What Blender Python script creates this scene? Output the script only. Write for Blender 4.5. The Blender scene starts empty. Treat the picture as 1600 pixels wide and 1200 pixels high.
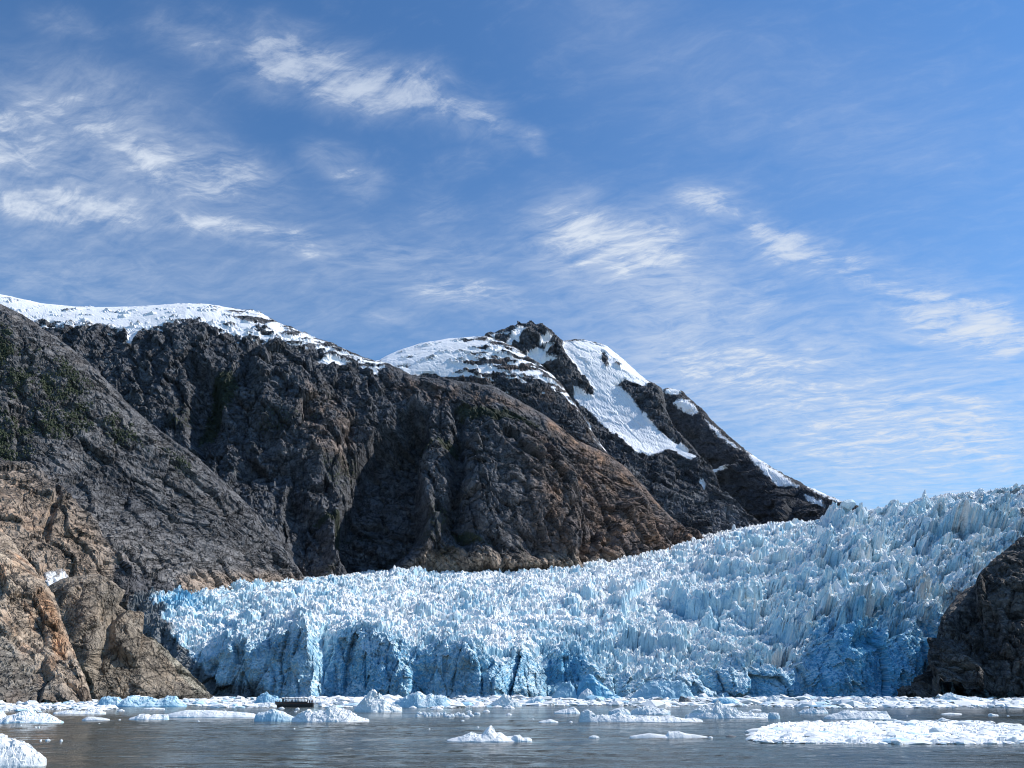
import bpy, math, random
import numpy as np
from mathutils import Vector

# ------------------------------------------------------------------ camera, sky, sun, exposure
scene = bpy.context.scene
COL = scene.collection
F_PX = 1250.0                       # focal length in photo pixels (photo is 1600 x 1200)
PITCH = math.radians(21.09)         # horizon at row 1082
CAM_H = 6.0                         # eye height over the water, on a ship's deck
cam = bpy.data.cameras.new('camera'); cam_o = bpy.data.objects.new('camera', cam); COL.objects.link(cam_o)
cam.sensor_width = 36.0; cam.lens = 36.0 * F_PX / 1600.0
cam.clip_start = 0.5; cam.clip_end = 40000
cam_o.location = (0, 0, CAM_H); cam_o.rotation_euler = (math.pi/2 + PITCH, 0, 0)
scene.camera = cam_o

SUN_AZ = math.radians(80)           # clockwise from +Y (view direction) towards +X
SUN_EL = math.radians(43)
SUN_DIR = Vector((math.sin(SUN_AZ)*math.cos(SUN_EL), math.cos(SUN_AZ)*math.cos(SUN_EL), math.sin(SUN_EL)))
sun = bpy.data.lights.new('sun', 'SUN'); sun.energy = 5.0; sun.angle = math.radians(0.5); sun.color = (1.0, 0.95, 0.88)
sun_o = bpy.data.objects.new('sun', sun); COL.objects.link(sun_o)
sun_o.rotation_euler = (-SUN_DIR).to_track_quat('-Z', 'Y').to_euler()
sun_o.location = (800, 200, 900)
scene.view_settings.view_transform = 'Standard'; scene.view_settings.look = 'None'
scene.view_settings.exposure = 0.0; scene.view_settings.gamma = 1.0
scene.view_settings.use_curve_mapping = False
scene.cycles.max_bounces = 4; scene.cycles.diffuse_bounces = 2; scene.cycles.glossy_bounces = 2; scene.cycles.adaptive_threshold = 0.02
scene.cycles.transparent_max_bounces = 4; scene.cycles.use_denoising = True; scene.cycles.filter_width = 1.1


class NT:
    """small helper to write node trees"""
    def __init__(self, tree):
        self.t = tree; tree.nodes.clear()
    def n(self, typ, **kw):
        nd = self.t.nodes.new(typ)
        for k, v in kw.items():
            if k == 'inp':
                for i, val in v.items():
                    self.set(nd.inputs[i], val)
            else:
                setattr(nd, k, v)
        return nd
    def set(self, sock, val):
        if isinstance(val, bpy.types.NodeSocket): self.t.links.new(val, sock)
        else: sock.default_value = val
    def m(self, op, a, b=0.0, c=None, clamp=False):
        nd = self.t.nodes.new('ShaderNodeMath'); nd.operation = op; nd.use_clamp = clamp
        self.set(nd.inputs[0], a); self.set(nd.inputs[1], b)
        if c is not None: self.set(nd.inputs[2], c)
        return nd.outputs[0]
    def mix(self, f, a, b, blend='MIX'):
        nd = self.t.nodes.new('ShaderNodeMix'); nd.data_type = 'RGBA'; nd.blend_type = blend
        nd.clamp_factor = True
        self.set(nd.inputs[0], f); self.set(nd.inputs[6], a); self.set(nd.inputs[7], b)
        return nd.outputs[2]
    def ramp(self, v, lo, hi, a=0.0, b=1.0):
        nd = self.t.nodes.new('ShaderNodeMapRange'); nd.interpolation_type = 'SMOOTHSTEP'
        self.set(nd.inputs[0], v); self.set(nd.inputs[1], lo); self.set(nd.inputs[2], hi)
        self.set(nd.inputs[3], a); self.set(nd.inputs[4], b)
        return nd.outputs[0]
    def noise(self, vec, scale, detail=4.0, rough=0.55, dist=0.0, lac=2.0):
        nd = self.n('ShaderNodeTexNoise'); nd.noise_dimensions = '3D'
        self.set(nd.inputs['Vector'], vec); self.set(nd.inputs['Scale'], scale); self.set(nd.inputs['Detail'], detail)
        self.set(nd.inputs['Roughness'], rough); self.set(nd.inputs['Distortion'], dist); self.set(nd.inputs['Lacunarity'], lac)
        return nd.outputs[0]


def ray(px, py):
    """photo pixel -> direction with y = 1"""
    u = (np.asarray(px, float) - 800.0) / F_PX; v = (600.0 - np.asarray(py, float)) / F_PX
    c, s = math.cos(PITCH), math.sin(PITCH)
    yd = c - v*s
    return u/yd, (s + v*c)/yd


def world_sky():
    w = bpy.data.worlds.new('World'); scene.world = w; w.use_nodes = True
    N = NT(w.node_tree)
    out = N.n('ShaderNodeOutputWorld'); bg = N.n('ShaderNodeBackground')
    sky = N.n('ShaderNodeTexSky'); sky.sky_type = 'NISHITA'; sky.sun_disc = False
    sky.sun_elevation = SUN_EL; sky.sun_rotation = SUN_AZ
    sky.altitude = 0; sky.air_density = 1.25; sky.dust_density = 0.0; sky.ozone_density = 3.0
    tc = N.n('ShaderNodeTexCoord'); gen = tc.outputs['Generated']
    sep = N.n('ShaderNodeSeparateXYZ', inp={0: gen}); x, y, z = sep.outputs
    az = N.m('DEGREES' if False else 'MULTIPLY', N.m('ARCTAN2', x, y), 57.2958)
    el = N.m('MULTIPLY', N.m('ARCSINE', z), 57.2958)
    # cirrus sheet seen in perspective: direction projected on a high plane
    zz = N.m('ADD', N.m('MAXIMUM', z, 0.0), 0.06)
    cx = N.m('DIVIDE', x, zz); cy = N.m('DIVIDE', y, zz)
    comb = N.n('ShaderNodeCombineXYZ', inp={0: cx, 1: cy, 2: 0.0}).outputs[0]

    def mapped(rot, sx, sy):
        mp = N.n('ShaderNodeMapping'); mp.vector_type = 'TEXTURE'
        N.set(mp.inputs[0], comb); mp.inputs['Rotation'].default_value = (0, 0, math.radians(rot))
        mp.inputs['Scale'].default_value = (sx, sy, 1)
        return mp.outputs[0]

    def adir(px, py):
        xx, zz_ = ray(px, py)
        return math.degrees(math.atan2(xx, 1)), math.degrees(math.asin(zz_/math.sqrt(1+xx*xx+zz_*zz_)))

    # warped sky position so the cloud banks have ragged edges
    wn = N.n('ShaderNodeTexNoise'); N.set(wn.inputs['Vector'], comb); wn.inputs['Scale'].default_value = 2.3
    wn.inputs['Detail'].default_value = 5; wn.inputs['Roughness'].default_value = 0.62
    ws = N.n('ShaderNodeSeparateColor', inp={0: wn.outputs[1]})
    azw = N.m('ADD', az, N.m('MULTIPLY', N.m('SUBTRACT', ws.outputs[0], 0.5), 9.0))
    elw = N.m('ADD', el, N.m('MULTIPLY', N.m('SUBTRACT', ws.outputs[1], 0.5), 5.0))

    # cirrus banks: (start px, end px, half width px, strength)
    banks = [((230, 25), (420, 65), 24, .6), ((380, 70), (560, 130), 30, 1.0), ((500, 125), (700, 165), 30, 1.0), ((640, 165), (800, 205), 20, .9), ((780, 205), (850, 222), 10, .6),
             ((-80, 190), (230, 200), 55, .75), ((180, 225), (430, 295), 32, .9), ((-60, 285), (260, 325), 24, 1.0),
             ((240, 325), (520, 378), 15, .9), ((480, 225), (590, 265), 22, .6), ((520, 385), (780, 400), 22, .5), ((640, 445), (830, 480), 20, .8),
             ((560, 490), (640, 505), 9, .5),
             ((840, 360), (1080, 400), 45, .95), ((930, 440), (1130, 480), 42, .55), ((1040, 295), (1180, 325), 20, .8), ((1290, 395), (1400, 455), 20, .8),
             ((1180, 345), (1310, 400), 24, 1.0), ((1160, 470), (1210, 440), 26, .6), ((1380, 450), (1640, 535), 30, 1.0), ((660, 250), (760, 230), 12, .4),
             ((1000, 560), (1350, 600), 55, .75), ((1250, 660), (1640, 690), 75, .8), ((1260, 500), (1340, 540), 28, .4),
             ((-60, 430), (260, 460), 40, .4), ((650, 330), (700, 310), 35, .35), ((900, 300), (990, 300), 13, .35), ((30, 20), (140, 30), 14, .4)]
    veil = [((880, 0), (1640, 250), 70, .30), ((950, 560), (1640, 690), 115, 1.0), ((-100, 330), (800, 450), 80, .55), ((0, 170), (300, 220), 60, .4), ((850, 380), (1150, 420), 60, .5)]

    def capsule(a, b, wpx, st, AZ, EL):
        a1, e1 = adir(*a); a2, e2 = adir(*b)
        ca, ce = (a1+a2)/2, (e1+e2)/2
        L = math.hypot(a2-a1, e2-e1)/2 + 0.8*wpx*0.043; W = 1.6*wpx*0.043
        th = math.atan2(e2-e1, a2-a1); c, s = math.cos(th), math.sin(th)
        dx = N.m('SUBTRACT', AZ, ca); dy = N.m('SUBTRACT', EL, ce)
        p = N.m('ADD', N.m('MULTIPLY', dx, c/L), N.m('MULTIPLY', dy, s/L))
        q = N.m('ADD', N.m('MULTIPLY', dx, -s/W), N.m('MULTIPLY', dy, c/W))
        p2 = N.m('MULTIPLY', p, p); r = N.m('ADD', N.m('MULTIPLY', p2, p2), N.m('MULTIPLY', q, q))
        return N.m('MULTIPLY', N.m('POWER', 2.71828, N.m('MULTIPLY', r, -1.0)), st)

    tot = None
    for a, b, wd, st in banks:
        g = capsule(a, b, wd, st, azw, elw)
        tot = g if tot is None else N.m('MAXIMUM', tot, g)
    vt = None
    for a, b, wd, st in veil:
        g = capsule(a, b, wd, st, az, el)
        vt = g if vt is None else N.m('ADD', vt, g)
    # outside the picture the cirrus goes on as a loose, random cover
    azabs = N.m('ABSOLUTE', az)
    away = N.m('MAXIMUM', N.ramp(azabs, 33, 44), N.ramp(el, 47, 56))
    cover = N.ramp(N.noise(comb, 0.7, 3, 0.5), 0.48, 0.72)
    tot = N.m('MAXIMUM', tot, N.m('MULTIPLY', N.m('MULTIPLY', away, cover), 0.8))

    # fibres: stretched noises along different winds, on warped coordinates
    wv = N.n('ShaderNodeTexNoise'); N.set(wv.inputs['Vector'], comb); wv.inputs['Scale'].default_value = 1.7; wv.inputs['Detail'].default_value = 4; wv.inputs['Roughness'].default_value = 0.6
    wm = N.n('ShaderNodeVectorMath', operation='MULTIPLY_ADD'); N.set(wm.inputs[0], wv.outputs[1]); wm.inputs[1].default_value = (0.24, 0.24, 0); N.set(wm.inputs[2], comb)
    plain = comb; comb = wm.outputs[0]
    f1 = N.noise(mapped(-32, 0.26, 0.055), 1.0, 8, 0.68, 0.4)
    f2 = N.noise(mapped(14, 0.20, 0.06), 1.0, 8, 0.68, 0.4)
    f3 = N.noise(comb, 10.0, 8, 0.68, 0.5)
    rip = N.noise(mapped(-8, 0.16, 0.024), 1.0, 5, 0.6, 0.2)
    comb = plain
    fib = N.m('ADD', N.m('ADD', N.m('MULTIPLY', f1, .46), N.m('MULTIPLY', f2, .30)), N.m('ADD', N.m('MULTIPLY', f3, .40), N.m('MULTIPLY', rip, .20)))
    # fib is centred on about 0.66
    thr = N.m('SUBTRACT', 0.82, N.m('MULTIPLY', tot, 0.36))
    dens = N.ramp(N.m('SUBTRACT', fib, thr), 0.02, 0.32)
    dens = N.m('MULTIPLY', dens, N.ramp(tot, 0.0, 0.55))
    soft = N.m('MULTIPLY', N.ramp(tot, 0.0, 1.0), N.m('ADD', 0.04, N.m('MULTIPLY', N.ramp(fib, 0.52, 0.86), 0.40)))
    vden = N.m('MULTIPLY', vt, N.m('ADD', 0.10, N.m('MULTIPLY', N.ramp(fib, 0.42, 0.88), 0.52)))
    bgf = N.m('MULTIPLY', N.ramp(fib, 0.66, 0.98), 0.10)
    alpha = N.m('ADD', N.m('MAXIMUM', N.m('MULTIPLY', dens, 0.72), soft), N.m('ADD', N.m('MULTIPLY', vden, 0.85), bgf), clamp=True)
    alpha = N.m('MULTIPLY', alpha, N.ramp(z, 0.0, 0.10))
    tint = N.mix(1.0, sky.outputs[0], (0.64, 0.97, 1.27, 1), 'MULTIPLY')
    cloud = (6.2, 6.9, 8.0, 1)
    col = N.mix(alpha, tint, cloud)
    N.set(bg.inputs[0], col); bg.inputs[1].default_value = SKY_STRENGTH
    N.t.links.new(bg.outputs[0], out.inputs[0])
    w.cycles.sampling_method = 'NONE'


SKY_STRENGTH = 0.112
world_sky()


# ------------------------------------------------------------------ numpy noise
def _hash(ix, iy, iz, seed):
    h = (ix.astype(np.uint32)*np.uint32(374761393) + iy.astype(np.uint32)*np.uint32(668265263)
         + iz.astype(np.uint32)*np.uint32(2147483647) + np.uint32((seed*1013904223) & 0xffffffff))
    h = (h ^ (h >> np.uint32(13))) * np.uint32(1274126177)
    h = (h ^ (h >> np.uint32(16))) * np.uint32(2246822519)
    return h ^ (h >> np.uint32(15))

def _r01(h, k):
    h = (h + np.uint32((k*2654435761) & 0xffffffff)) * np.uint32(2246822519)
    h = h ^ (h >> np.uint32(15)); h = h * np.uint32(3266489917); h = h ^ (h >> np.uint32(16))
    return h.astype(np.float32) * np.float32(1/4294967296.0)

def vnoise(P, seed=0):
    """gradient noise, about -1..1"""
    P = P.astype(np.float32); I = np.floor(P).astype(np.int64); Fr = (P - I).astype(np.float32)
    U = Fr*Fr*Fr*(Fr*(Fr*6-15)+10)
    res = 0
    for dx in (0, 1):
        wx = U[:, 0] if dx else 1-U[:, 0]
        for dy in (0, 1):
            wy = U[:, 1] if dy else 1-U[:, 1]
            for dz in (0, 1):
                wz = U[:, 2] if dz else 1-U[:, 2]
                h = _hash(I[:, 0]+dx, I[:, 1]+dy, I[:, 2]+dz, seed)
                g = ((h & np.uint32(1023)).astype(np.float32)/511.5-1)*(Fr[:, 0]-dx) \
                    + (((h >> np.uint32(10)) & np.uint32(1023)).astype(np.float32)/511.5-1)*(Fr[:, 1]-dy) \
                    + (((h >> np.uint32(20)) & np.uint32(1023)).astype(np.float32)/511.5-1)*(Fr[:, 2]-dz)
                res = res + g*wx*wy*wz
    return res*1.4

def fbm(P, oct=4, seed=0, gain=0.5, lac=2.03, ridged=False):
    a = 1.0; s = 0; tot = 0; Q = P
    for o in range(oct):
        n = vnoise(Q, seed+o*17)
        if ridged: n = 1 - 2*np.abs(n)
        s = s + a*n; tot += a; a *= gain; Q = Q*lac + 13.7
    return s/tot

def cells(P, seed=0, jitter=0.9):
    """Voronoi: F1, F2-F1, random of the cell, facet (a random tilted plane per cell)"""
    P = P.astype(np.float32); I = np.floor(P).astype(np.int64)
    n = len(P); f1 = np.full(n, 9.0, np.float32); f2 = np.full(n, 9.0, np.float32)
    rid = np.zeros(n, np.float32); fac = np.zeros(n, np.float32)
    for dx in (-1, 0, 1):
        for dy in (-1, 0, 1):
            for dz in (-1, 0, 1):
                J = I + np.array([dx, dy, dz]); h = _hash(J[:, 0], J[:, 1], J[:, 2], seed)
                V = [P[:, k] - (J[:, k] + 0.5 + jitter*(_r01(h, k+1)-0.5)) for k in range(3)]
                d = np.sqrt(V[0]**2 + V[1]**2 + V[2]**2)
                m = d < f1
                f2 = np.where(m, f1, np.minimum(f2, d)); f1 = np.where(m, d, f1)
                t = sum((_r01(h, k+5)*2-1)*V[k] for k in range(3))
                fac = np.where(m, t, fac); rid = np.where(m, _r01(h, 11), rid)
    return f1, f2-f1, rid, fac

def sstep(a, b, x):
    t = np.clip((x-a)/(b-a), 0, 1); return t*t*(3-2*t)

def poly_sdf(px, py, poly):
    """signed distance (photo pixels), positive inside"""
    d = np.full(px.shape, 1e9); inside = np.zeros(px.shape, bool)
    n = len(poly)
    for i in range(n):
        x0, y0 = poly[i]; x1, y1 = poly[(i+1) % n]
        ex, ey = x1-x0, y1-y0; wx, wy = px-x0, py-y0
        t = np.clip((wx*ex+wy*ey)/max(ex*ex+ey*ey, 1e-9), 0, 1)
        d = np.minimum(d, (wx-ex*t)**2 + (wy-ey*t)**2)
        if y0 != y1:
            c = ((y0 <= py) & (py < y1)) | ((y1 <= py) & (py < y0))
            inside ^= c & (px < x0 + (py-y0)/(y1-y0)*ex)
    return np.where(inside, 1, -1)*np.sqrt(d)

# ------------------------------------------------------------------ photo pixel <-> world
def to_world(px, py, Y):
    a, b = ray(px, py); Y = np.asarray(Y, float)
    return np.stack([a*Y, Y+0*a, CAM_H + b*Y], -1)

def row_of_z(Y, z):
    c, s = math.cos(PITCH), math.sin(PITCH); k = (z-CAM_H)/Y
    return 600 - F_PX*((k*c - s)/(c + k*s))

def to_pix(P):
    c, s = math.cos(PITCH), math.sin(PITCH)
    dz = P[:, 2]-CAM_H; fwd = P[:, 1]*c + dz*s; up = -P[:, 1]*s + dz*c
    return 800 + F_PX*P[:, 0]/fwd, 600 - F_PX*up/fwd

# ------------------------------------------------------------------ meshes
def mesh_obj(name, verts, faces, mat, attrs=None, parent=None, smooth=False, cols=None):
    me = bpy.data.meshes.new(name)
    verts = np.ascontiguousarray(verts, np.float32); faces = np.ascontiguousarray(faces, np.int32)
    nf, k = faces.shape
    me.vertices.add(len(verts)); me.vertices.foreach_set('co', verts.ravel())
    me.loops.add(nf*k); me.loops.foreach_set('vertex_index', faces.ravel())
    me.polygons.add(nf); me.polygons.foreach_set('loop_start', np.arange(0, nf*k, k, dtype=np.int32))
    me.update(calc_edges=True)
    if not smooth: me.shade_flat()
    for an, av in (attrs or {}).items():
        at = me.attributes.new(an, 'FLOAT', 'POINT'); at.data.foreach_set('value', np.ascontiguousarray(av, np.float32))
    if cols is not None:
        at = me.attributes.new('tint', 'FLOAT_COLOR', 'POINT')
        c4 = np.ones((len(verts), 4), np.float32); c4[:, :3] = cols
        at.data.foreach_set('color', c4.ravel())
    me.materials.append(mat)
    o = bpy.data.objects.new(name, me); COL.objects.link(o)
    if parent is not None: o.parent = parent
    return o

def grid_faces(nu, nv):
    i = np.arange(nv-1)[:, None]*nu + np.arange(nu-1)[None, :]
    i = i.ravel()
    return np.stack([i, i+1, i+nu+1, i+nu], 1)

def tag(o, label=None, cat=None, group=None, kind=None):
    if label: o['label'] = label
    if cat: o['category'] = cat
    if group: o['group'] = group
    if kind: o['kind'] = kind
    return o

class Patch:
    """a terrain sheet through rows of control points (px, py, Y); py None = at water level.
    Rows go from behind the crest, over the crest, down to the foot."""
    def __init__(self, rows, nu, nv, arc=False, weights=None):
        tt = np.linspace(0, 1, nu); W = []
        for r in rows:
            a = [(p[0], row_of_z(p[2], -4.0) if p[1] is None else p[1], p[2]) for p in r]
            a = np.array(a, float)
            if arc:
                L = np.concatenate([[0], np.cumsum(np.hypot(np.diff(a[:, 0]), np.diff(a[:, 1]))+1e-6)])
            else:
                L = a[:, 0]-a[0, 0]
            L = L/L[-1]
            W.append(to_world(np.interp(tt, L, a[:, 0]), np.interp(tt, L, a[:, 1]), np.interp(tt, L, a[:, 2])))
        W = np.array(W)                                   # rows, nu, 3
        R = len(rows)
        seg = []
        for k in range(R-1):
            p0 = to_pix(W[k]); p1 = to_pix(W[k+1])
            scr = np.mean(np.hypot(p0[0]-p1[0], p0[1]-p1[1]))
            dist = np.mean(np.linalg.norm(W[k]-W[k+1], axis=1)); rng = np.mean(W[k][:, 1])
            seg.append((scr + 0.25*dist/rng*F_PX)*(weights[k] if weights else 1.0))
        cum = np.concatenate([[0], np.cumsum(seg)])
        v = np.linspace(0, cum[-1], nv)
        k = np.clip(np.searchsorted(cum, v, side='right')-1, 0, R-2)
        h = cum[k+1]-cum[k]; t = ((v-cum[k])/h)[:, None, None]; h = h[:, None, None]
        hh = np.diff(cum)[:, None, None]; dl = np.diff(W, axis=0)/hh      # slope-limited tangents: no overshoot
        T = np.empty_like(W); T[0] = dl[0]; T[-1] = dl[-1]
        for q in range(1, R-1):
            pr = dl[q-1]*dl[q]
            T[q] = np.where(pr > 0, 2*pr/np.where(np.abs(dl[q-1]+dl[q]) < 1e-12, 1, dl[q-1]+dl[q]), 0)
        t2, t3 = t*t, t*t*t
        self.P = ((2*t3-3*t2+1)*W[k] + (t3-2*t2+t)*h*T[k] + (-2*t3+3*t2)*W[k+1] + (t3-t2)*h*T[k+1])
        self.nu, self.nv = nu, nv
        self.row = (k + t[:, 0, 0])[:, None]*np.ones((1, nu))
        self.row = self.row.ravel()
        self.flat = self.P.reshape(-1, 3)
        self.px, self.py = to_pix(self.flat)
        self.N = self.normals(self.P)
    def normals(self, P, blur=0):
        du = np.gradient(P, axis=1); dv = np.gradient(P, axis=0)
        n = np.cross(du, dv); n /= np.linalg.norm(n, axis=2, keepdims=True)+1e-9
        n = n.reshape(-1, 3)
        if np.mean(n[:, 1]) > 0: n = -n                    # rows run back to front: face the viewer
        return n
    def smooth_normals(self, k=9):
        n = self.N.reshape(self.nv, self.nu, 3)
        for ax in (0, 1):
            pad = [(0, 0)]*3; pad[ax] = (k, k)
            c = np.cumsum(np.pad(n, pad, mode='edge'), axis=ax)
            n = np.take(c, range(2*k, c.shape[ax]), ax) - np.take(c, range(0, c.shape[ax]-2*k), ax)
        n = n/(np.linalg.norm(n, axis=2, keepdims=True)+1e-9)
        return n.reshape(-1, 3)
    def build(self, name, mat, disp, **kw):
        return mesh_obj(name, self.flat+disp, grid_faces(self.nu, self.nv), mat, **kw)


# ------------------------------------------------------------------ materials
def new_mat(name):
    m = bpy.data.materials.new(name); m.use_nodes = True
    N = NT(m.node_tree); out = N.n('ShaderNodeOutputMaterial'); b = N.n('ShaderNodeBsdfPrincipled')
    N.t.links.new(b.outputs[0], out.inputs[0])
    return m, N, b

def rock_material(name, s=1.0, streak=(0.5, 0.2, 1.0), fs=0.66, gain=1.0):
    """rock: colour of the place in 'tint', snow field in 'snow' (signed, metres-ish), scrub in 'green'"""
    m, N, b = new_mat(name)
    pos = N.n('ShaderNodeNewGeometry').outputs['Position']
    tint = N.n('ShaderNodeAttribute', attribute_name='tint').outputs['Color']
    snow = N.n('ShaderNodeAttribute', attribute_name='snow').outputs['Fac']
    green = N.n('ShaderNodeAttribute', attribute_name='green').outputs['Fac']
    mp = N.n('ShaderNodeMapping'); N.set(mp.inputs[0], pos); mp.inputs['Rotation'].default_value = streak
    mp.inputs['Scale'].default_value = (0.030/s, 0.011/s, 0.045/s)
    n1 = N.noise(mp.outputs[0], 1.0, 8, 0.68, 1.2)
    n2 = N.noise(pos, 0.12/s, 6, 0.65, 0.6)
    n3 = N.noise(pos, 0.012/s, 4, 0.6)
    val = N.m('ADD', N.m('MULTIPLY', N.ramp(n1, 0.32, 0.70), 1.0), N.m('MULTIPLY', N.ramp(n2, 0.3, 0.7), 0.7))
    mul = N.m('MULTIPLY', N.m('ADD', 0.40, N.m('MULTIPLY', val, 0.85)), gain)
    c = N.mix(1.0, tint, N.n('ShaderNodeCombineColor', inp={0: mul, 1: mul, 2: mul}).outputs[0], 'MULTIPLY')
    # rusty and pale stains
    c = N.mix(N.m('MULTIPLY', N.ramp(n3, 0.52, 0.7), N.ramp(n1, .4, .6)), c, N.mix(1.0, c, (1.12, 1.0, 0.90, 1), 'MULTIPLY'))
    # dark joints
    vo = N.n('ShaderNodeTexVoronoi'); vo.feature = 'DISTANCE_TO_EDGE'
    wp = N.n('ShaderNodeTexNoise'); N.set(wp.inputs['Vector'], pos); wp.inputs['Scale'].default_value = 0.05/s; wp.inputs['Detail'].default_value = 3
    vm = N.n('ShaderNodeVectorMath', operation='MULTIPLY_ADD'); N.set(vm.inputs[0], wp.outputs[1]); vm.inputs[1].default_value = (24*s, 24*s, 24*s); N.set(vm.inputs[2], pos)
    mp2 = N.n('ShaderNodeMapping'); N.set(mp2.inputs[0], vm.outputs[0]); mp2.inputs['Rotation'].default_value = (0.3, 0.6, 0.2)
    mp2.inputs['Scale'].default_value = (1.0, 0.5, 0.28)
    N.set(vo.inputs['Vector'], mp2.outputs[0]); vo.inputs['Scale'].default_value = 0.085/s
    joint = N.ramp(vo.outputs[0], 0.0, 0.07, 1.0, 0.0)
    c = N.mix(N.m('MULTIPLY', N.m('MULTIPLY', joint, N.ramp(n3, 0.40, 0.58)), 0.6), c, (0.020, 0.020, 0.022, 1))
    fis = N.ramp(N.m('ABSOLUTE', N.m('SUBTRACT', N.noise(mp.outputs[0], 0.55, 5, 0.6, 0.9), 0.5)), 0.0, 0.035, 1.0, 0.0)
    c = N.mix(N.m('MULTIPLY', fis, fs), c, (0.016, 0.016, 0.018, 1))
    gn = N.m('ADD', green, N.m('MULTIPLY', N.m('SUBTRACT', n2, 0.5), 1.6))
    gc = N.mix(N.ramp(n2, 0.35, 0.7), (0.020, 0.030, 0.016, 1), (0.055, 0.068, 0.034, 1))
    c = N.mix(N.m('MULTIPLY', N.ramp(gn, 0.30, 0.55), 0.85), c, gc)
    sn = N.m('ADD', snow, N.m('MULTIPLY', N.m('SUBTRACT', n2, 0.5), 3.0))
    sm = N.ramp(sn, -0.35, 0.35)
    snc = N.mix(N.ramp(n3, 0.45, 0.8), (0.90, 0.91, 0.93, 1), (0.80, 0.80, 0.82, 1))
    c = N.mix(sm, c, snc)
    N.set(b.inputs['Base Color'], c); b.inputs['Roughness'].default_value = 0.85
    b.inputs['Specular IOR Level'].default_value = 0.25
    bh = N.m('ADD', N.m('ADD', N.m('MULTIPLY', n1, 0.9), N.m('MULTIPLY', n2, 0.8)), N.m('ADD', N.m('MULTIPLY', joint, -0.30), N.m('MULTIPLY', fis, -0.45)))
    bp = N.n('ShaderNodeBump'); bp.inputs['Strength'].default_value = 1.0
    bp.inputs['Distance'].default_value = 6.5*s; N.set(bp.inputs['Height'], N.m('MULTIPLY', bh, N.m('SUBTRACT', 1.0, N.m('MULTIPLY', sm, 0.93))))
    N.t.links.new(bp.outputs[0], b.inputs['Normal'])
    return m

def ice_material(name, s=1.0, bump=1.0):
    """ice: white weathered crust, bluer where fractured ('blue' 0..1), grit in 'dirt'"""
    m, N, b = new_mat(name)
    pos = N.n('ShaderNodeNewGeometry').outputs['Position']
    blue = N.n('ShaderNodeAttribute', attribute_name='blue').outputs['Fac']
    dirt_shade = N.n('ShaderNodeAttribute', attribute_name='dirt_shade').outputs['Fac']
    n1 = N.noise(pos, 0.22/s, 6, 0.65, 0.5); n2 = N.noise(pos, 0.045/s, 5, 0.6, 0.3)
    bf = N.m('ADD', blue, N.m('MULTIPLY', N.m('SUBTRACT', n1, 0.5), 0.55), clamp=True)
    c = N.mix(N.ramp(bf, 0.0, 0.50), (0.88, 0.89, 0.88, 1), (0.48, 0.70, 0.81, 1))
    c = N.mix(N.ramp(bf, 0.45, 1.0), c, (0.14, 0.43, 0.66, 1))
    df = N.m('ADD', dirt_shade, N.m('MULTIPLY', N.m('SUBTRACT', n2, 0.5), 1.1))
    df = N.m('ADD', df, N.m('MULTIPLY', N.m('SUBTRACT', n1, 0.5), 0.9))
    c = N.mix(N.m('MULTIPLY', N.ramp(df, 0.35, 1.15), 0.9), c, (0.115, 0.117, 0.122, 1))
    N.set(b.inputs['Base Color'], c)
    N.set(b.inputs['Roughness'], N.ramp(bf, 0.2, 1.0, 0.75, 0.32))
    b.inputs['Specular IOR Level'].default_value = 0.35
    bp = N.n('ShaderNodeBump'); bp.inputs['Strength'].default_value = 0.8; bp.inputs['Distance'].default_value = 2.2*s*bump
    N.set(bp.inputs['Height'], N.m('ADD', n1, N.m('MULTIPLY', n2, 0.8)))
    N.t.links.new(bp.outputs[0], b.inputs['Normal'])
    return m

ROCK = rock_material('rock_far', 1.0, fs=0.6, gain=1.18)
ROCK_NEAR = rock_material('rock_near', 0.5, (0.2, 0.9, 0.3), 0.5, 1.30)
ICE = ice_material('glacier_ice', 1.0)


# ------------------------------------------------------------------ rock relief
def rock_relief(P, L, A, seed, dip=-80.0):
    """slabby, jointed rock relief in metres; dip = direction of the slabs in the face, degrees from +X"""
    w = np.stack([fbm(P/(L*0.8)+k*31, 3, seed+k) for k in range(3)], -1)*L*0.20
    Q = P + w
    def frame(a):
        a = math.radians(a); c, s_ = math.cos(a), math.sin(a)
        return np.stack([Q[:, 0]*c+Q[:, 2]*s_, -Q[:, 0]*s_+Q[:, 2]*c, Q[:, 1]], -1)
    turn = dip + 0
    R = frame(turn)
    d = 0.40*fbm(R/(L*np.array([1.8, 0.6, 1.0])), 4, seed+3, 0.5, ridged=True)
    f1, e1, r1, t1 = cells(R/(L*np.array([0.80, 0.24, 0.45])), seed+5)
    d = d + 0.44*t1 + 0.20*(r1-0.5) - 0.20*np.exp(-e1/0.035)
    R2 = frame(turn+28)
    f1, e2, r2, t2 = cells(R2/(L*np.array([0.30, 0.10, 0.18]))+7.7, seed+6)
    d = d + 0.20*t2 + 0.10*(r2-0.5) - 0.085*np.exp(-e2/0.06)
    R3 = frame(turn-35)
    f1, e3, r3, t3 = cells(R3/(L*np.array([0.12, 0.045, 0.07]))+3.1, seed+7)
    d = d + 0.09*t3 + 0.05*(r3-0.5) - 0.03*np.exp(-e3/0.1)
    d = d + 0.03*fbm(Q/(L*0.03), 2, seed+9)
    return A*d

def relief_polys(pt, items, jag=6.0, seed=0):
    """buttresses and recesses: (polygon in photo px, metres out, bevel px)"""
    wob = fbm(pt.flat/60.0, 3, seed+50)*jag; wob2 = fbm(pt.flat/60.0+91, 3, seed+51)*jag
    out = np.zeros(len(pt.flat))
    for poly, amt, bev in items:
        sd = poly_sdf(pt.px+wob, pt.py+wob2, poly)
        out += amt*sstep(-bev*0.35, bev, sd)
    return out

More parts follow.
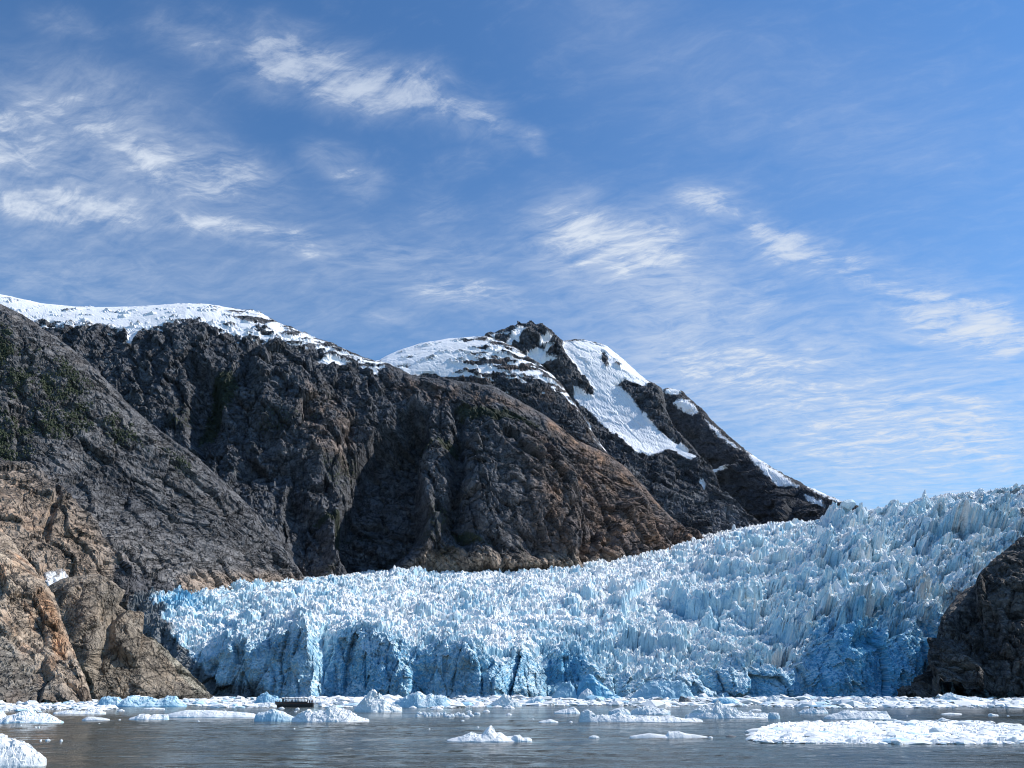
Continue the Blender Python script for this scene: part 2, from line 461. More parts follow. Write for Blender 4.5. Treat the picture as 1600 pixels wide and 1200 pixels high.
def colour(n, base): return np.tile(np.array(base, float), (n, 1))
def lay(c, mask, col): return c + mask[:, None]*(np.array(col)-c)

GREY = (0.086, 0.090, 0.100); DARK = (0.045, 0.048, 0.056); PALE = (0.21, 0.212, 0.216)
TAN = (0.36, 0.275, 0.20); RUST = (0.30, 0.185, 0.115); BROWN = (0.15, 0.105, 0.082)

def back_of(row, dY=300, dpy=40):
    return [(p[0], (p[1] if p[1] is not None else 1085)+dpy, p[2]+dY) for p in row]

# ------------------------------------------------------------------ terrain: far to near
def far_ridge():
    sky = [(985, 640, 5000), (1030, 614, 4950), (1045, 607, 4900), (1064, 611, 4850), (1085, 630, 4750), (1110, 655, 4600), (1140, 683, 4450),
           (1170, 708, 4300), (1200, 728, 4150), (1250, 757, 3950), (1300, 778, 3750), (1350, 797, 3600), (1420, 825, 3450)]
    strip = [(x-6-0.02*(x-985), y+9+0.035*(x-985), d-70) for x, y, d in sky]
    mid = [(975, 740, 5050), (1040, 730, 4830), (1100, 750, 4480), (1170, 775, 4080), (1240, 795, 3720), (1320, 810, 3360), (1415, 832, 3160)]
    foot = [(965, 880, 5000), (1100, 870, 4300), (1185, 850, 3800), (1270, 845, 3360), (1410, 850, 3060)]
    pt = Patch([back_of(sky, 600, 130), sky, strip, mid, foot], 260, 150, weights=[.3, 1, 1, 1])
    d = rock_relief(pt.flat, 260, 66, 11, -40)
    d *= np.where(pt.row < 1, 0.3, 0.2 + 0.35*sstep(1.0, 2.4, pt.row))
    d += relief_polys(pt, [([(1112, 735), (1160, 722), (1150, 745), (1100, 765)], 40, 10), ([(1215, 790), (1240, 785), (1235, 830), (1205, 830)], 45, 8)], 6, 3)
    n = pt.smooth_normals(); px, py = pt.px, pt.py
    c = colour(len(px), DARK); nz = fbm(pt.flat/90, 4, 5)
    c = lay(c, sstep(0.0, .35, nz)*0.5, GREY); c = lay(c, sstep(1230, 1330, px)*sstep(-.1, .3, nz), BROWN)
    sn = np.full(len(px), -9.0)
    for poly in ([(1034, 611), (1046, 606), (1062, 609), (1066, 616), (1050, 618), (1040, 614)],
                 [(1062, 624), (1075, 624), (1092, 642), (1082, 649), (1070, 644), (1052, 632)],
                 [(1165, 704), (1185, 716), (1230, 748), (1250, 760), (1228, 762), (1210, 758), (1195, 742), (1172, 718)],
                 [(1255, 772), (1285, 782), (1290, 795), (1262, 788)], [(1258, 757), (1300, 776), (1330, 790), (1296, 782), (1262, 766)],
                 [(1120, 738), (1152, 725), (1140, 738), (1118, 748)], [(1098, 650), (1112, 664), (1142, 690), (1160, 705), (1140, 697), (1108, 668)]):
        sn = np.maximum(sn, poly_sdf(px, py, poly))
    sn = sn/4.0 + fbm(pt.flat/28, 4, 9)*1.8 - 0.15
    o = pt.build('far_mountain', ROCK, n*d[:, None], cols=c, attrs={'snow': sn, 'green': np.zeros(len(px))})
    tag(o, 'dark shaded rock ridge sloping down to the glacier crest', 'mountain', kind='structure')

def peak():
    sky = [(700, 590, 4300), (740, 548, 4250), (765, 530, 4200), (790, 524, 4180), (803, 518, 4160), (812, 511, 4150), (819, 516, 4140), (831, 509, 4130), (837, 515, 4120), (847, 511, 4110),
           (858, 520, 4090), (866, 531, 4060), (880, 540, 4040), (900, 536, 4040), (925, 539, 4020), (950, 546, 3990), (968, 560, 3950), (985, 575, 3900), (1010, 596, 3840), (1035, 610, 3780),
           (1040, 640, 3740), (1058, 682, 3660), (1085, 705, 3560), (1112, 733, 3450), (1122, 765, 3340), (1145, 787, 3250), (1170, 806, 3150), (1192, 826, 3080)]
    mid = [(690, 640, 3700), (800, 640, 3600), (900, 650, 3550), (990, 690, 3450), (1060, 740, 3330), (1110, 780, 3200), (1185, 832, 3020)]
    foot = [(690, 760, 3100), (800, 790, 3000), (900, 820, 2950), (1000, 850, 2900), (1090, 860, 2880), (1185, 845, 2900)]
    pt = Patch([back_of(sky, 500, 100), sky, mid, foot], 360, 220, arc=True, weights=[.25, 1, 1])
    px, py = pt.px, pt.py
    d = rock_relief(pt.flat, 210, 64, 21, -46)
    d *= np.where(pt.row < 1, 0.3, 0.15 + 0.25*sstep(900, 860, px) + 0.7*sstep(1.0, 1.5, pt.row))
    d += relief_polys(pt, [([(765, 530), (815, 512), (860, 520), (885, 545), (900, 575), (850, 590), (790, 560)], 28, 22),
                           ([(860, 560), (885, 560), (910, 600), (930, 625), (880, 620), (845, 585)], 26, 12)], 5, 4)
    c = colour(len(px), GREY); nz = fbm(pt.flat/110, 4, 15)
    c = lay(c, sstep(-.1, .3, nz)*0.55, DARK); c = lay(c, 0.5*sstep(700, 800, py)*sstep(-.2, .3, -nz), PALE)
    P = [[(882, 536), (915, 534), (950, 543), (985, 574), (1012, 598), (1003, 603), (975, 590), (960, 600), (985, 625), (1010, 655), (1035, 680), (1065, 700), (1085, 715), (1068, 715), (1045, 703),
          (1020, 712), (995, 708), (970, 690), (945, 665), (925, 645), (900, 625), (898, 612), (925, 622), (930, 610), (905, 580), (890, 560), (880, 545)],
         [(768, 528), (800, 521), (795, 525), (770, 532)], [(808, 516), (825, 516), (815, 535), (795, 552), (790, 548)], [(846, 534), (868, 530), (855, 545), (842, 545)],
         [(830, 552), (865, 545), (850, 562), (880, 575), (840, 576), (820, 568)], [(872, 630), (895, 640), (925, 672), (918, 680), (890, 668), (878, 650)],
         [(1095, 750), (1103, 760), (1100, 768), (1092, 756)], [(1030, 690), (1060, 705), (1088, 722), (1075, 722), (1040, 705)]]
    sn = np.full(len(px), -9.0)
    for q, poly in enumerate(P): sn = np.maximum(sn, poly_sdf(px, py, poly)+(0.6 if q == 0 else -1.6))
    for poly in ([(940, 546), (947, 548), (953, 572), (946, 576), (938, 560)], [(960, 562), (972, 570), (968, 577), (958, 570)],
                 [(968, 600), (985, 606), (1000, 622), (988, 620), (972, 608)]):
        sn = np.minimum(sn, -poly_sdf(px, py, poly))
    sn = sn/3.0 + fbm(pt.flat/24, 4, 19)*1.0 + 0.55
    d *= 1-0.8*sstep(-0.5, 1.5, sn)
    o = pt.build('snow_peak_mountain', ROCK, pt.smooth_normals()*d[:, None], cols=c, attrs={'snow': sn, 'green': np.zeros(len(px))})
    tag(o, 'highest craggy peak with a broad snowfield running down its flank', 'mountain', kind='structure')

def dome():
    sky = [(520, 640, 3300), (560, 600, 3250), (585, 580, 3230), (605, 569, 3210), (630, 557, 3200), (660, 547, 3180), (700, 539, 3160), (740, 535, 3140), (762, 534, 3130), (785, 542, 3110), (812, 556, 3080),
           (840, 572, 3050), (865, 592, 3010), (885, 615, 2970), (905, 645, 2920), (935, 690, 2860), (985, 755, 2800), (1050, 845, 2750)]
    foot = [(510, 720, 2780), (600, 680, 2750), (700, 690, 2740), (800, 720, 2720), (900, 780, 2700), (1050, 880, 2690)]
    lo = [(510, 850, 2760), (1050, 930, 2680)]
    pt = Patch([back_of(sky, 400, 70), sky, foot, lo], 280, 140, weights=[.3, 1, .2])
    px, py = pt.px, pt.py
    d = rock_relief(pt.flat, 180, 42, 31, -30)*np.where(pt.row < 1, 0.3, 0.12 + 0.8*sstep(1.0, 1.6, pt.row))
    c = colour(len(px), GREY); nz = fbm(pt.flat/80, 4, 25); c = lay(c, sstep(-.1, .3, nz)*0.5, DARK); c = lay(c, 0.5*sstep(0, .3, -nz), BROWN)
    top = np.interp(px, [p[0] for p in sky], [p[1] for p in sky]); low = np.interp(px, [560, 600, 630, 660, 690, 720, 790, 850, 900], [575, 584, 594, 590, 594, 600, 606, 602, 640])
    b = (py-top)/np.maximum(low-top, 5)
    strip = fbm(np.stack([pt.flat[:, 0]/70, pt.flat[:, 1]/70, pt.flat[:, 2]/24], -1), 4, 33)
    right = sstep(690, 830, px)
    sn = 1.1 - 2.4*sstep(0.75, 1.05, b)*1.6 - right*1.25 + strip*(2.6+5.0*right+3.0*sstep(0.2, .8, b)) - 0.8*sstep(860, 900, px)
    d *= 1-0.9*sstep(-0.3, 1.2, sn)
    o = pt.build('snow_dome_mountain', ROCK, pt.smooth_normals()*d[:, None], cols=c, attrs={'snow': sn, 'green': np.zeros(len(px))})
    tag(o, 'rounded snow dome with rock bands below the highest peak', 'mountain', kind='structure')

def headwall():
    sky = [(-330, 440, 3000), (-100, 462, 2950), (0, 476, 2900), (60, 490, 2880), (130, 497, 2860), (200, 494, 2850), (270, 490, 2840), (322, 488, 2820), (350, 492, 2810), (400, 498, 2780), (430, 514, 2760),
           (470, 530, 2740), (530, 552, 2710), (560, 564, 2690), (610, 577, 2640), (645, 592, 2590), (700, 597, 2560), (770, 607, 2540), (800, 623, 2530), (850, 650, 2530),
           (900, 690, 2540), (940, 706, 2550), (975, 728, 2560), (1010, 765, 2580), (1040, 800, 2600), (1062, 822, 2620), (1092, 842, 2640)]
    lip = [(-330, 480, 2550), (0, 506, 2480), (70, 514, 2460), (140, 518, 2450), (200, 522, 2450), (240, 520, 2450), (290, 506, 2480), (325, 524, 2450), (370, 538, 2440), (420, 540, 2450), (470, 555, 2470), (530, 572, 2490), (590, 590, 2480),
           (645, 615, 2440), (700, 632, 2400), (770, 645, 2390), (850, 690, 2400), (920, 735, 2440), (985, 775, 2500), (1035, 815, 2560), (1090, 844, 2610)]
    mid = [(-330, 700, 2200), (0, 710, 2180), (200, 715, 2170), (400, 715, 2180), (500, 720, 2210), (600, 725, 2260), (700, 730, 2220), (800, 740, 2210), (900, 780, 2290), (1000, 820, 2420), (1088, 848, 2570)]
    foot = [(-330, 940, 1950), (0, 940, 1950), (400, 935, 1950), (480, 920, 1960), (520, 908, 2000), (600, 903, 2070), (700, 898, 2100), (800, 894, 2130), (900, 886, 2220), (1000, 868, 2360), (1088, 853, 2540)]
    pt = Patch([back_of(sky, 350, 60), sky, lip, mid, foot, [(x, y+70, d+15) for x, y, d in foot]], 660, 300, weights=[.25, 1.3, 1, 1, .35])
    px, py = pt.px, pt.py
    fade = np.where(pt.row < 1, 0.2, 0.10 + 0.90*sstep(1.0, 2.3, pt.row))
    d = rock_relief(pt.flat, 200, 54, 41, -66)*fade
    gul = fbm(np.stack([pt.flat[:, 0]/75, pt.flat[:, 1]/300, pt.flat[:, 2]/420], -1), 4, 47, ridged=True)
    d += gul*13*sstep(1.6, 2.4, pt.row)
    d += relief_polys(pt, [
        ([(542, 905), (520, 850), (535, 790), (552, 735), (580, 690), (615, 668), (640, 640), (672, 650), (668, 700), (655, 740), (660, 790), (668, 830), (640, 860), (600, 905)], -125, 20),
        ([(655, 905), (655, 760), (668, 715), (690, 695), (706, 720), (708, 790), (690, 840), (675, 870)], 55, 14),
        ([(716, 905), (728, 700), (760, 675), (800, 672), (850, 700), (885, 760), (900, 820), (880, 905)], 70, 24),
        ([(703, 640), (722, 655), (728, 740), (718, 815), (700, 830), (706, 740)], -36, 10),
        ([(300, 560), (345, 600), (350, 680), (320, 720), (290, 690)], -60, 14),
        ([(395, 560), (500, 600), (540, 660), (545, 730), (500, 770), (430, 740), (395, 650)], 45, 25),
        ([(450, 770), (505, 800), (520, 860), (500, 915), (460, 915), (440, 830)], -55, 12),
        ([(590, 912), (640, 868), (682, 838), (730, 862), (780, 874), (900, 880), (905, 900)], 34, 16),
        ([(935, 905), (945, 800), (985, 790), (1030, 830), (1050, 870)], 35, 18)], 9, 40)
    nz = fbm(pt.flat/130, 4, 45); nz2 = fbm(pt.flat/45, 4, 46)
    c = colour(len(px), GREY); c = lay(c, sstep(0, .3, nz)*0.5, DARK); c = lay(c, 0.35*sstep(0.05, .4, nz2), PALE)
    brown = sstep(760, 900, px)*sstep(-.35, .1, nz+0.4*sstep(860, 1000, px))
    c = lay(c, brown*(0.45+0.4*sstep(-.25, .2, nz2)), (0.165, 0.112, 0.084)); c = lay(c, brown*sstep(.05, .35, fbm(pt.flat/60+9, 4, 147))*0.8, (0.27, 0.165, 0.105)); c = lay(c, brown*sstep(.05, .3, fbm(pt.flat/75+30, 4, 148))*0.6, (0.085, 0.08, 0.08))
    c = lay(c, 0.7*sstep(-22, 10, poly_sdf(px, py, [(480, 620), (540, 640), (555, 690), (535, 740), (500, 740), (470, 690)]))*sstep(-.2, .25, nz2), (0.20, 0.15, 0.12))
    c = lay(c, 0.9*sstep(-10, 12, poly_sdf(px, py, [(600, 915), (660, 872), (720, 872), (790, 878), (950, 868), (940, 900)])+nz2*10), (0.28, 0.225, 0.175))
    c = lay(c, 0.8*sstep(-8, 12, poly_sdf(px, py, [(600, 575), (650, 596), (760, 608), (830, 640), (780, 648), (660, 640), (590, 610)]))*sstep(-.2, .2, nz2), BROWN)
    c = lay(c, 0.6*sstep(-6, 6, poly_sdf(px, py, [(460, 860), (505, 845), (520, 880), (515, 910), (470, 915)])), (0.17, 0.155, 0.15))
    low = -4.0 + np.interp(px, [-330, 0, 60, 130, 180, 210, 235, 285, 300, 325, 345, 400, 440, 480, 520, 560, 600, 640, 700], [490, 508, 510, 514, 521, 522, 520, 507, 505, 512, 528, 534, 540, 548, 556, 568, 585, 592, 590])
    strip = fbm(np.stack([pt.flat[:, 0]/60, pt.flat[:, 1]/90, pt.flat[:, 2]/20], -1), 4, 48)
    right = sstep(300, 380, px)
    sn = np.minimum((low-py)/7.0, 1.35-0.7*right) + strip*(4.0+2.2*right) + 0.15 - 9*sstep(590, 640, px) - 0.25*right
    for poly in ([(490, 562), (520, 560), (550, 568), (520, 574)], [(560, 573), (600, 580), (588, 590), (570, 582)], [(200, 520), (222, 514), (212, 532), (200, 545)]):
        sn = np.maximum(sn, poly_sdf(px, py, poly)/3+strip*1.2)
    sn = np.where(pt.row < 1, 2.0-6*sstep(560, 620, px), sn)
    d *= 1-0.93*sstep(-0.3, 1.2, sn)*(pt.row < 2.2)
    g = np.zeros(len(px))
    for poly in ([(330, 590), (360, 580), (380, 610), (330, 680), (300, 690)], [(700, 640), (790, 640), (860, 670), (800, 680), (720, 660)],
                 [(690, 830), (730, 838), (770, 868), (720, 862)], [(480, 800), (545, 800), (550, 830), (500, 820)], [(640, 690), (720, 690), (720, 720), (650, 720)]):
        g = np.maximum(g, sstep(-6, 10, poly_sdf(px, py, poly))*0.62)
    g = np.maximum(g, 0.35*sstep(.1, .35, nz)*sstep(600, 640, py)*sstep(880, 780, px))
    o = pt.build('cliff_mountain', ROCK, pt.smooth_normals()*d[:, None], cols=c, attrs={'snow': sn, 'green': g})
    tag(o, 'long dark rock wall with a snow covered plateau, turning brown at its buttress', 'mountain', kind='structure')

def left_slope():
    sky = [(-330, 250, 1500), (-120, 400, 1560), (0, 482, 1600), (30, 500, 1610), (60, 520, 1620), (100, 546, 1640), (150, 590, 1660), (200, 640, 1680), (250, 681, 1700), (300, 713, 1720),
           (350, 756, 1740), (400, 802, 1760), (440, 850, 1780), (475, 902, 1800), (494, 930, 1810)]
    mid = [(-330, 620, 1330), (0, 700, 1380), (100, 740, 1420), (200, 790, 1470), (300, 830, 1540), (400, 870, 1640), (494, 935, 1790)]
    foot = [(-330, 960, 1130), (0, 950, 1170), (60, 945, 1200), (180, 945, 1270), (300, 938, 1400), (400, 932, 1560), (494, 940, 1780)]
    pt = Patch([back_of(sky, 220, 60), sky, mid, foot, [(x, y+70, d+10) for x, y, d in foot]], 390, 320, arc=True, weights=[.25, 1, 1, .35])
    px, py = pt.px, pt.py
    fade = np.where(pt.row < 1, 0.25, 0.14+0.86*sstep(1.0, 1.5, pt.row))
    d = rock_relief(pt.flat, 140, 27, 61, -45)*fade
    d += relief_polys(pt, [([(-340, 700), (-60, 735), (40, 762), (82, 790), (112, 832), (142, 850), (160, 880), (188, 912), (185, 960), (-340, 960)], 50, 14),
                           ([(25, 590), (40, 600), (36, 720), (22, 740)], -8, 8), ([(70, 800), (80, 812), (60, 880), (52, 870)], -14, 4),
                           ([(205, 760), (330, 800), (400, 850), (350, 880), (240, 830)], 14, 20)], 6, 60)
    nz = fbm(pt.flat/80, 4, 65); nz2 = fbm(pt.flat/30, 4, 66)
    c = colour(len(px), (0.115, 0.114, 0.117)); c = lay(c, 0.5*sstep(.0, .3, nz), DARK); c = lay(c, 0.35*sstep(.05, .4, nz2), PALE)
    low = poly_sdf(px, py, [(130, 800), (260, 850), (360, 880), (480, 915), (480, 945), (150, 945)])
    c = lay(c, 0.65*sstep(-25, 25, low), (0.20, 0.19, 0.182)); c = lay(c, 0.9*sstep(-6, 14, poly_sdf(px, py, [(270, 905), (300, 893), (420, 895), (490, 908), (490, 950), (260, 950)])), (0.30, 0.235, 0.185))
    but = poly_sdf(px, py, [(-340, 740), (-60, 760), (30, 775), (80, 810), (130, 850), (188, 912), (185, 960), (-340, 960)])
    c = lay(c, 0.85*sstep(-20, 25, but+nz2*14), (0.29, 0.225, 0.170)); c = lay(c, 0.7*sstep(5, 40, but)*sstep(0.0, .3, nz2), (0.36, 0.255, 0.18))
    c = lay(c, 0.9*sstep(-3, 4, poly_sdf(px, py, [(155, 950), (160, 908), (183, 896), (172, 870), (178, 862), (215, 895), (285, 925), (280, 950)])), (0.085, 0.085, 0.092))
    c = lay(c, 0.6*sstep(-6, 8, poly_sdf(px, py, [(170, 640), (240, 690), (300, 740), (330, 780), (260, 720), (170, 650)])), (0.20, 0.19, 0.18))
    g = sstep(-30, 40, poly_sdf(px, py, [(-340, 300), (0, 500), (100, 560), (200, 650), (300, 730), (330, 770), (200, 700), (100, 690), (0, 740), (-340, 700)]))
    g = g*(0.30+0.65*sstep(-.25, .35, nz+0.6*nz2))*0.62
    fl = sstep(-5, 10, poly_sdf(px, py, [(40, 915), (80, 905), (110, 925), (95, 945), (50, 945)]))
    sn = -9+9.25*fl
    o = pt.build('slope_mountain', ROCK, pt.smooth_normals()*d[:, None], cols=c, attrs={'snow': sn, 'green': g})
    tag(o, 'steep grey slope dotted with green scrub above the tan rock', 'mountain', kind='structure')
    return pt, d, g

def left_cliff():
    sky = [(-330, 600, 700), (-150, 725, 680), (0, 828, 650), (30, 866, 640), (58, 900, 630), (78, 925, 622), (88, 948, 615), (95, 976, 605), (108, 1010, 590), (122, 1045, 570), (133, 1070, 555), (139, 1094, 545), (140, None, 544)]
    foot = [(-330, None, 450), (0, None, 500), (60, None, 520), (138, None, 541)]
    mid = [(-330, 850, 560), (0, 960, 565), (50, 990, 575), (90, 1030, 570), (120, 1062, 558), (139.5, 1099, 543)]
    pt = Patch([back_of(sky, 90, 25), sky, mid, foot], 220, 180, arc=True, weights=[.25, 1, 1])
    px, py = pt.px, pt.py
    fade = np.where(pt.row < 1, 0.3, 0.16+0.84*sstep(1.0, 1.5, pt.row))
    d = rock_relief(pt.flat, 66, 12, 81, -55)*fade
    lam = fbm(np.stack([(pt.flat[:, 0]*0.75+pt.flat[:, 2]*0.66)/7, pt.flat[:, 1]/40, (pt.flat[:, 2]*.75-pt.flat[:, 0]*.66)/45], -1), 4, 83, ridged=True)
    d += 2.6*lam*fade
    nz = fbm(pt.flat/26, 4, 85); nz2 = fbm(np.stack([(pt.flat[:, 0]*0.75+pt.flat[:, 2]*0.66)/9, pt.flat[:, 1]/40, (pt.flat[:, 2]*.75-pt.flat[:, 0]*.66)/60], -1), 4, 86)
    c = colour(len(px), (0.335, 0.27, 0.205)); c = lay(c, 0.55*sstep(-.05, .35, nz), (0.25, 0.20, 0.155)); c = lay(c, 0.75*sstep(.05, .3, nz2), (0.38, 0.215, 0.12))
    g = poly_sdf(px, py, [(-340, 900), (-20, 975), (20, 1010), (60, 1050), (92, 1100), (-340, 1100)])
    c = lay(c, 0.75*sstep(-14, 20, g+nz2*16), (0.20, 0.195, 0.175)); c = lay(c, 0.6*sstep(5, 30, g)*sstep(0, .3, nz), (0.13, 0.13, 0.115))
    c = lay(c, 0.8*sstep(-8, 8, poly_sdf(px, py, [(45, 930), (75, 925), (92, 975), (130, 1060), (138, 1095), (112, 1095), (80, 1010)])+nz*12)*sstep(-.3, .2, nz2), (0.37, 0.22, 0.125))
    wet = sstep(9, 0, pt.flat[:, 2]); c = lay(c, wet*0.65, (0.09, 0.085, 0.078))
    o = pt.build('shore_cliff', ROCK_NEAR, pt.smooth_normals()*d[:, None], cols=c, attrs={'snow': np.full(len(px), -9.0), 'green': np.zeros(len(px))})
    tag(o, 'sunlit tan and rust rock slope dropping into the water', 'cliff', kind='structure')

def knob():
    sky = [(80, 990, 760), (84, 955, 765), (92, 938, 770), (105, 930, 775), (150, 924, 780), (168, 932, 780), (182, 945, 778), (196, 955, 780), (211, 966, 782), (214, 988, 784), (236, 1003, 790), (262, 1031, 798), (292, 1059, 808), (318, 1082, 815), (334, None, 820)]
    mid = [(84, 1040, 735), (110, 1010, 735), (140, 1000, 732), (170, 1010, 738), (200, 1020, 745), (230, 1045, 760), (270, 1070, 780), (332, 1094, 812)]
    foot = [(90, None, 720), (150, None, 715), (220, None, 735), (330, None, 800)]
    pt = Patch([back_of(sky, 120, 25), sky, mid, foot], 220, 160, arc=True, weights=[.25, 1, 1])
    px, py = pt.px, pt.py
    fade = np.where(pt.row < 1, 0.3, 0.18+0.82*sstep(1.0, 1.4, pt.row))
    d = rock_relief(pt.flat, 56, 7, 91, -78)*fade
    d += relief_polys(pt, [([(80, 925), (150, 915), (184, 940), (176, 965), (164, 1010), (152, 1045), (147, 1070), (128, 1050), (105, 1000), (88, 970)], 16, 9),
                           ([(150, 960), (180, 950), (182, 946), (176, 968), (160, 1030), (150, 1040)], -6, 8),
                           ([(168, 985), (190, 962), (214, 965), (214, 1000), (208, 1045), (200, 1042), (170, 1020)], 11, 7),
                           ([(205, 1050), (216, 1000), (235, 1000), (334, 1095), (205, 1100)], 6, 10)], 2.5, 90)
    nz = fbm(pt.flat/22, 4, 95); nz2 = fbm(np.stack([pt.flat[:, 0]/8, pt.flat[:, 1]/20, pt.flat[:, 2]/40], -1), 4, 96)
    c = colour(len(px), (0.22, 0.185, 0.145)); c = lay(c, 0.6*sstep(-.05, .35, nz), (0.135, 0.12, 0.10)); c = lay(c, 0.7*sstep(.05, .35, nz2), (0.285, 0.225, 0.165))
    c = lay(c, 0.75*sstep(-4, 5, poly_sdf(px, py, [(226, 1000), (238, 1003), (334, 1094), (300, 1094), (255, 1040)])), (0.255, 0.24, 0.19))
    c = lay(c, 0.6*sstep(8, 0, pt.flat[:, 2]), (0.075, 0.07, 0.065))
    o = pt.build('rock_knob', ROCK_NEAR, pt.smooth_normals()*d[:, None], cols=c, attrs={'snow': np.full(len(px), -9.0), 'green': np.zeros(len(px))})
    tag(o, 'brown cracked rock headland beside the left end of the glacier front', 'headland', kind='structure')

def right_cliff():
    sky = [(1404, None, 985), (1420, 1086, 985), (1436, 1072, 990), (1448, 1052, 1000), (1456, 1030, 1010), (1464, 1010, 1015), (1468, 982, 1020), (1478, 955, 1030), (1494, 936, 1040), (1512, 922, 1045), (1545, 904, 1060), (1576, 872, 1070), (1598, 850, 1080), (1625, 826, 1090), (1700, 772, 1110), (1800, 700, 1130), (2000, 600, 1150)]
    mid = [(1406, None, 970), (1440, 1085, 965), (1470, 1050, 965), (1500, 1000, 965), (1560, 960, 960), (1620, 930, 950), (1750, 880, 930), (2000, 820, 900)]
    foot = [(1408, None, 960), (1500, None, 915), (1600, None, 890), (2000, None, 800)]
    pt = Patch([back_of(sky, 160, 30), sky, mid, foot], 250, 210, arc=True, weights=[.25, 1, 1])
    px, py = pt.px, pt.py
    fade = np.where(pt.row < 1, 0.2, 0.08+0.92*sstep(1.0, 1.8, pt.row))
    d = rock_relief(pt.flat, 80, 26, 101, 64)*fade
    d += relief_polys(pt, [([(1485, 940), (1530, 905), (1528, 960), (1520, 1000), (1505, 1000), (1490, 970)], -26, 8), ([(1530, 880), (1620, 830), (1640, 960), (1600, 980), (1540, 985), (1528, 940)], 26, 14),
                           ([(1465, 1010), (1500, 1010), (1545, 1070), (1550, 1110), (1480, 1110), (1460, 1050)], 20, 14), ([(1560, 980), (1610, 960), (1640, 1110), (1570, 1110)], 14, 12)], 4, 100)*sstep(1.05, 1.8, pt.row)
    nz = fbm(pt.flat/40, 4, 105)
    c = colour(len(px), (0.095, 0.087, 0.082)); c = lay(c, 0.6*sstep(0, .35, nz), (0.055, 0.052, 0.052)); c = lay(c, 0.5*sstep(0.05, .3, -nz), (0.15, 0.135, 0.12))
    o = pt.build('dark_cliff', ROCK_NEAR, pt.smooth_normals()*d[:, None], cols=c, attrs={'snow': np.full(len(px), -9.0), 'green': np.zeros(len(px))})
    tag(o, 'almost black shaded rock cliff where the glacier ends', 'cliff', kind='structure')

far_ridge(); peak(); dome(); headwall(); SLOPE = left_slope(); left_cliff(); knob(); right_cliff()


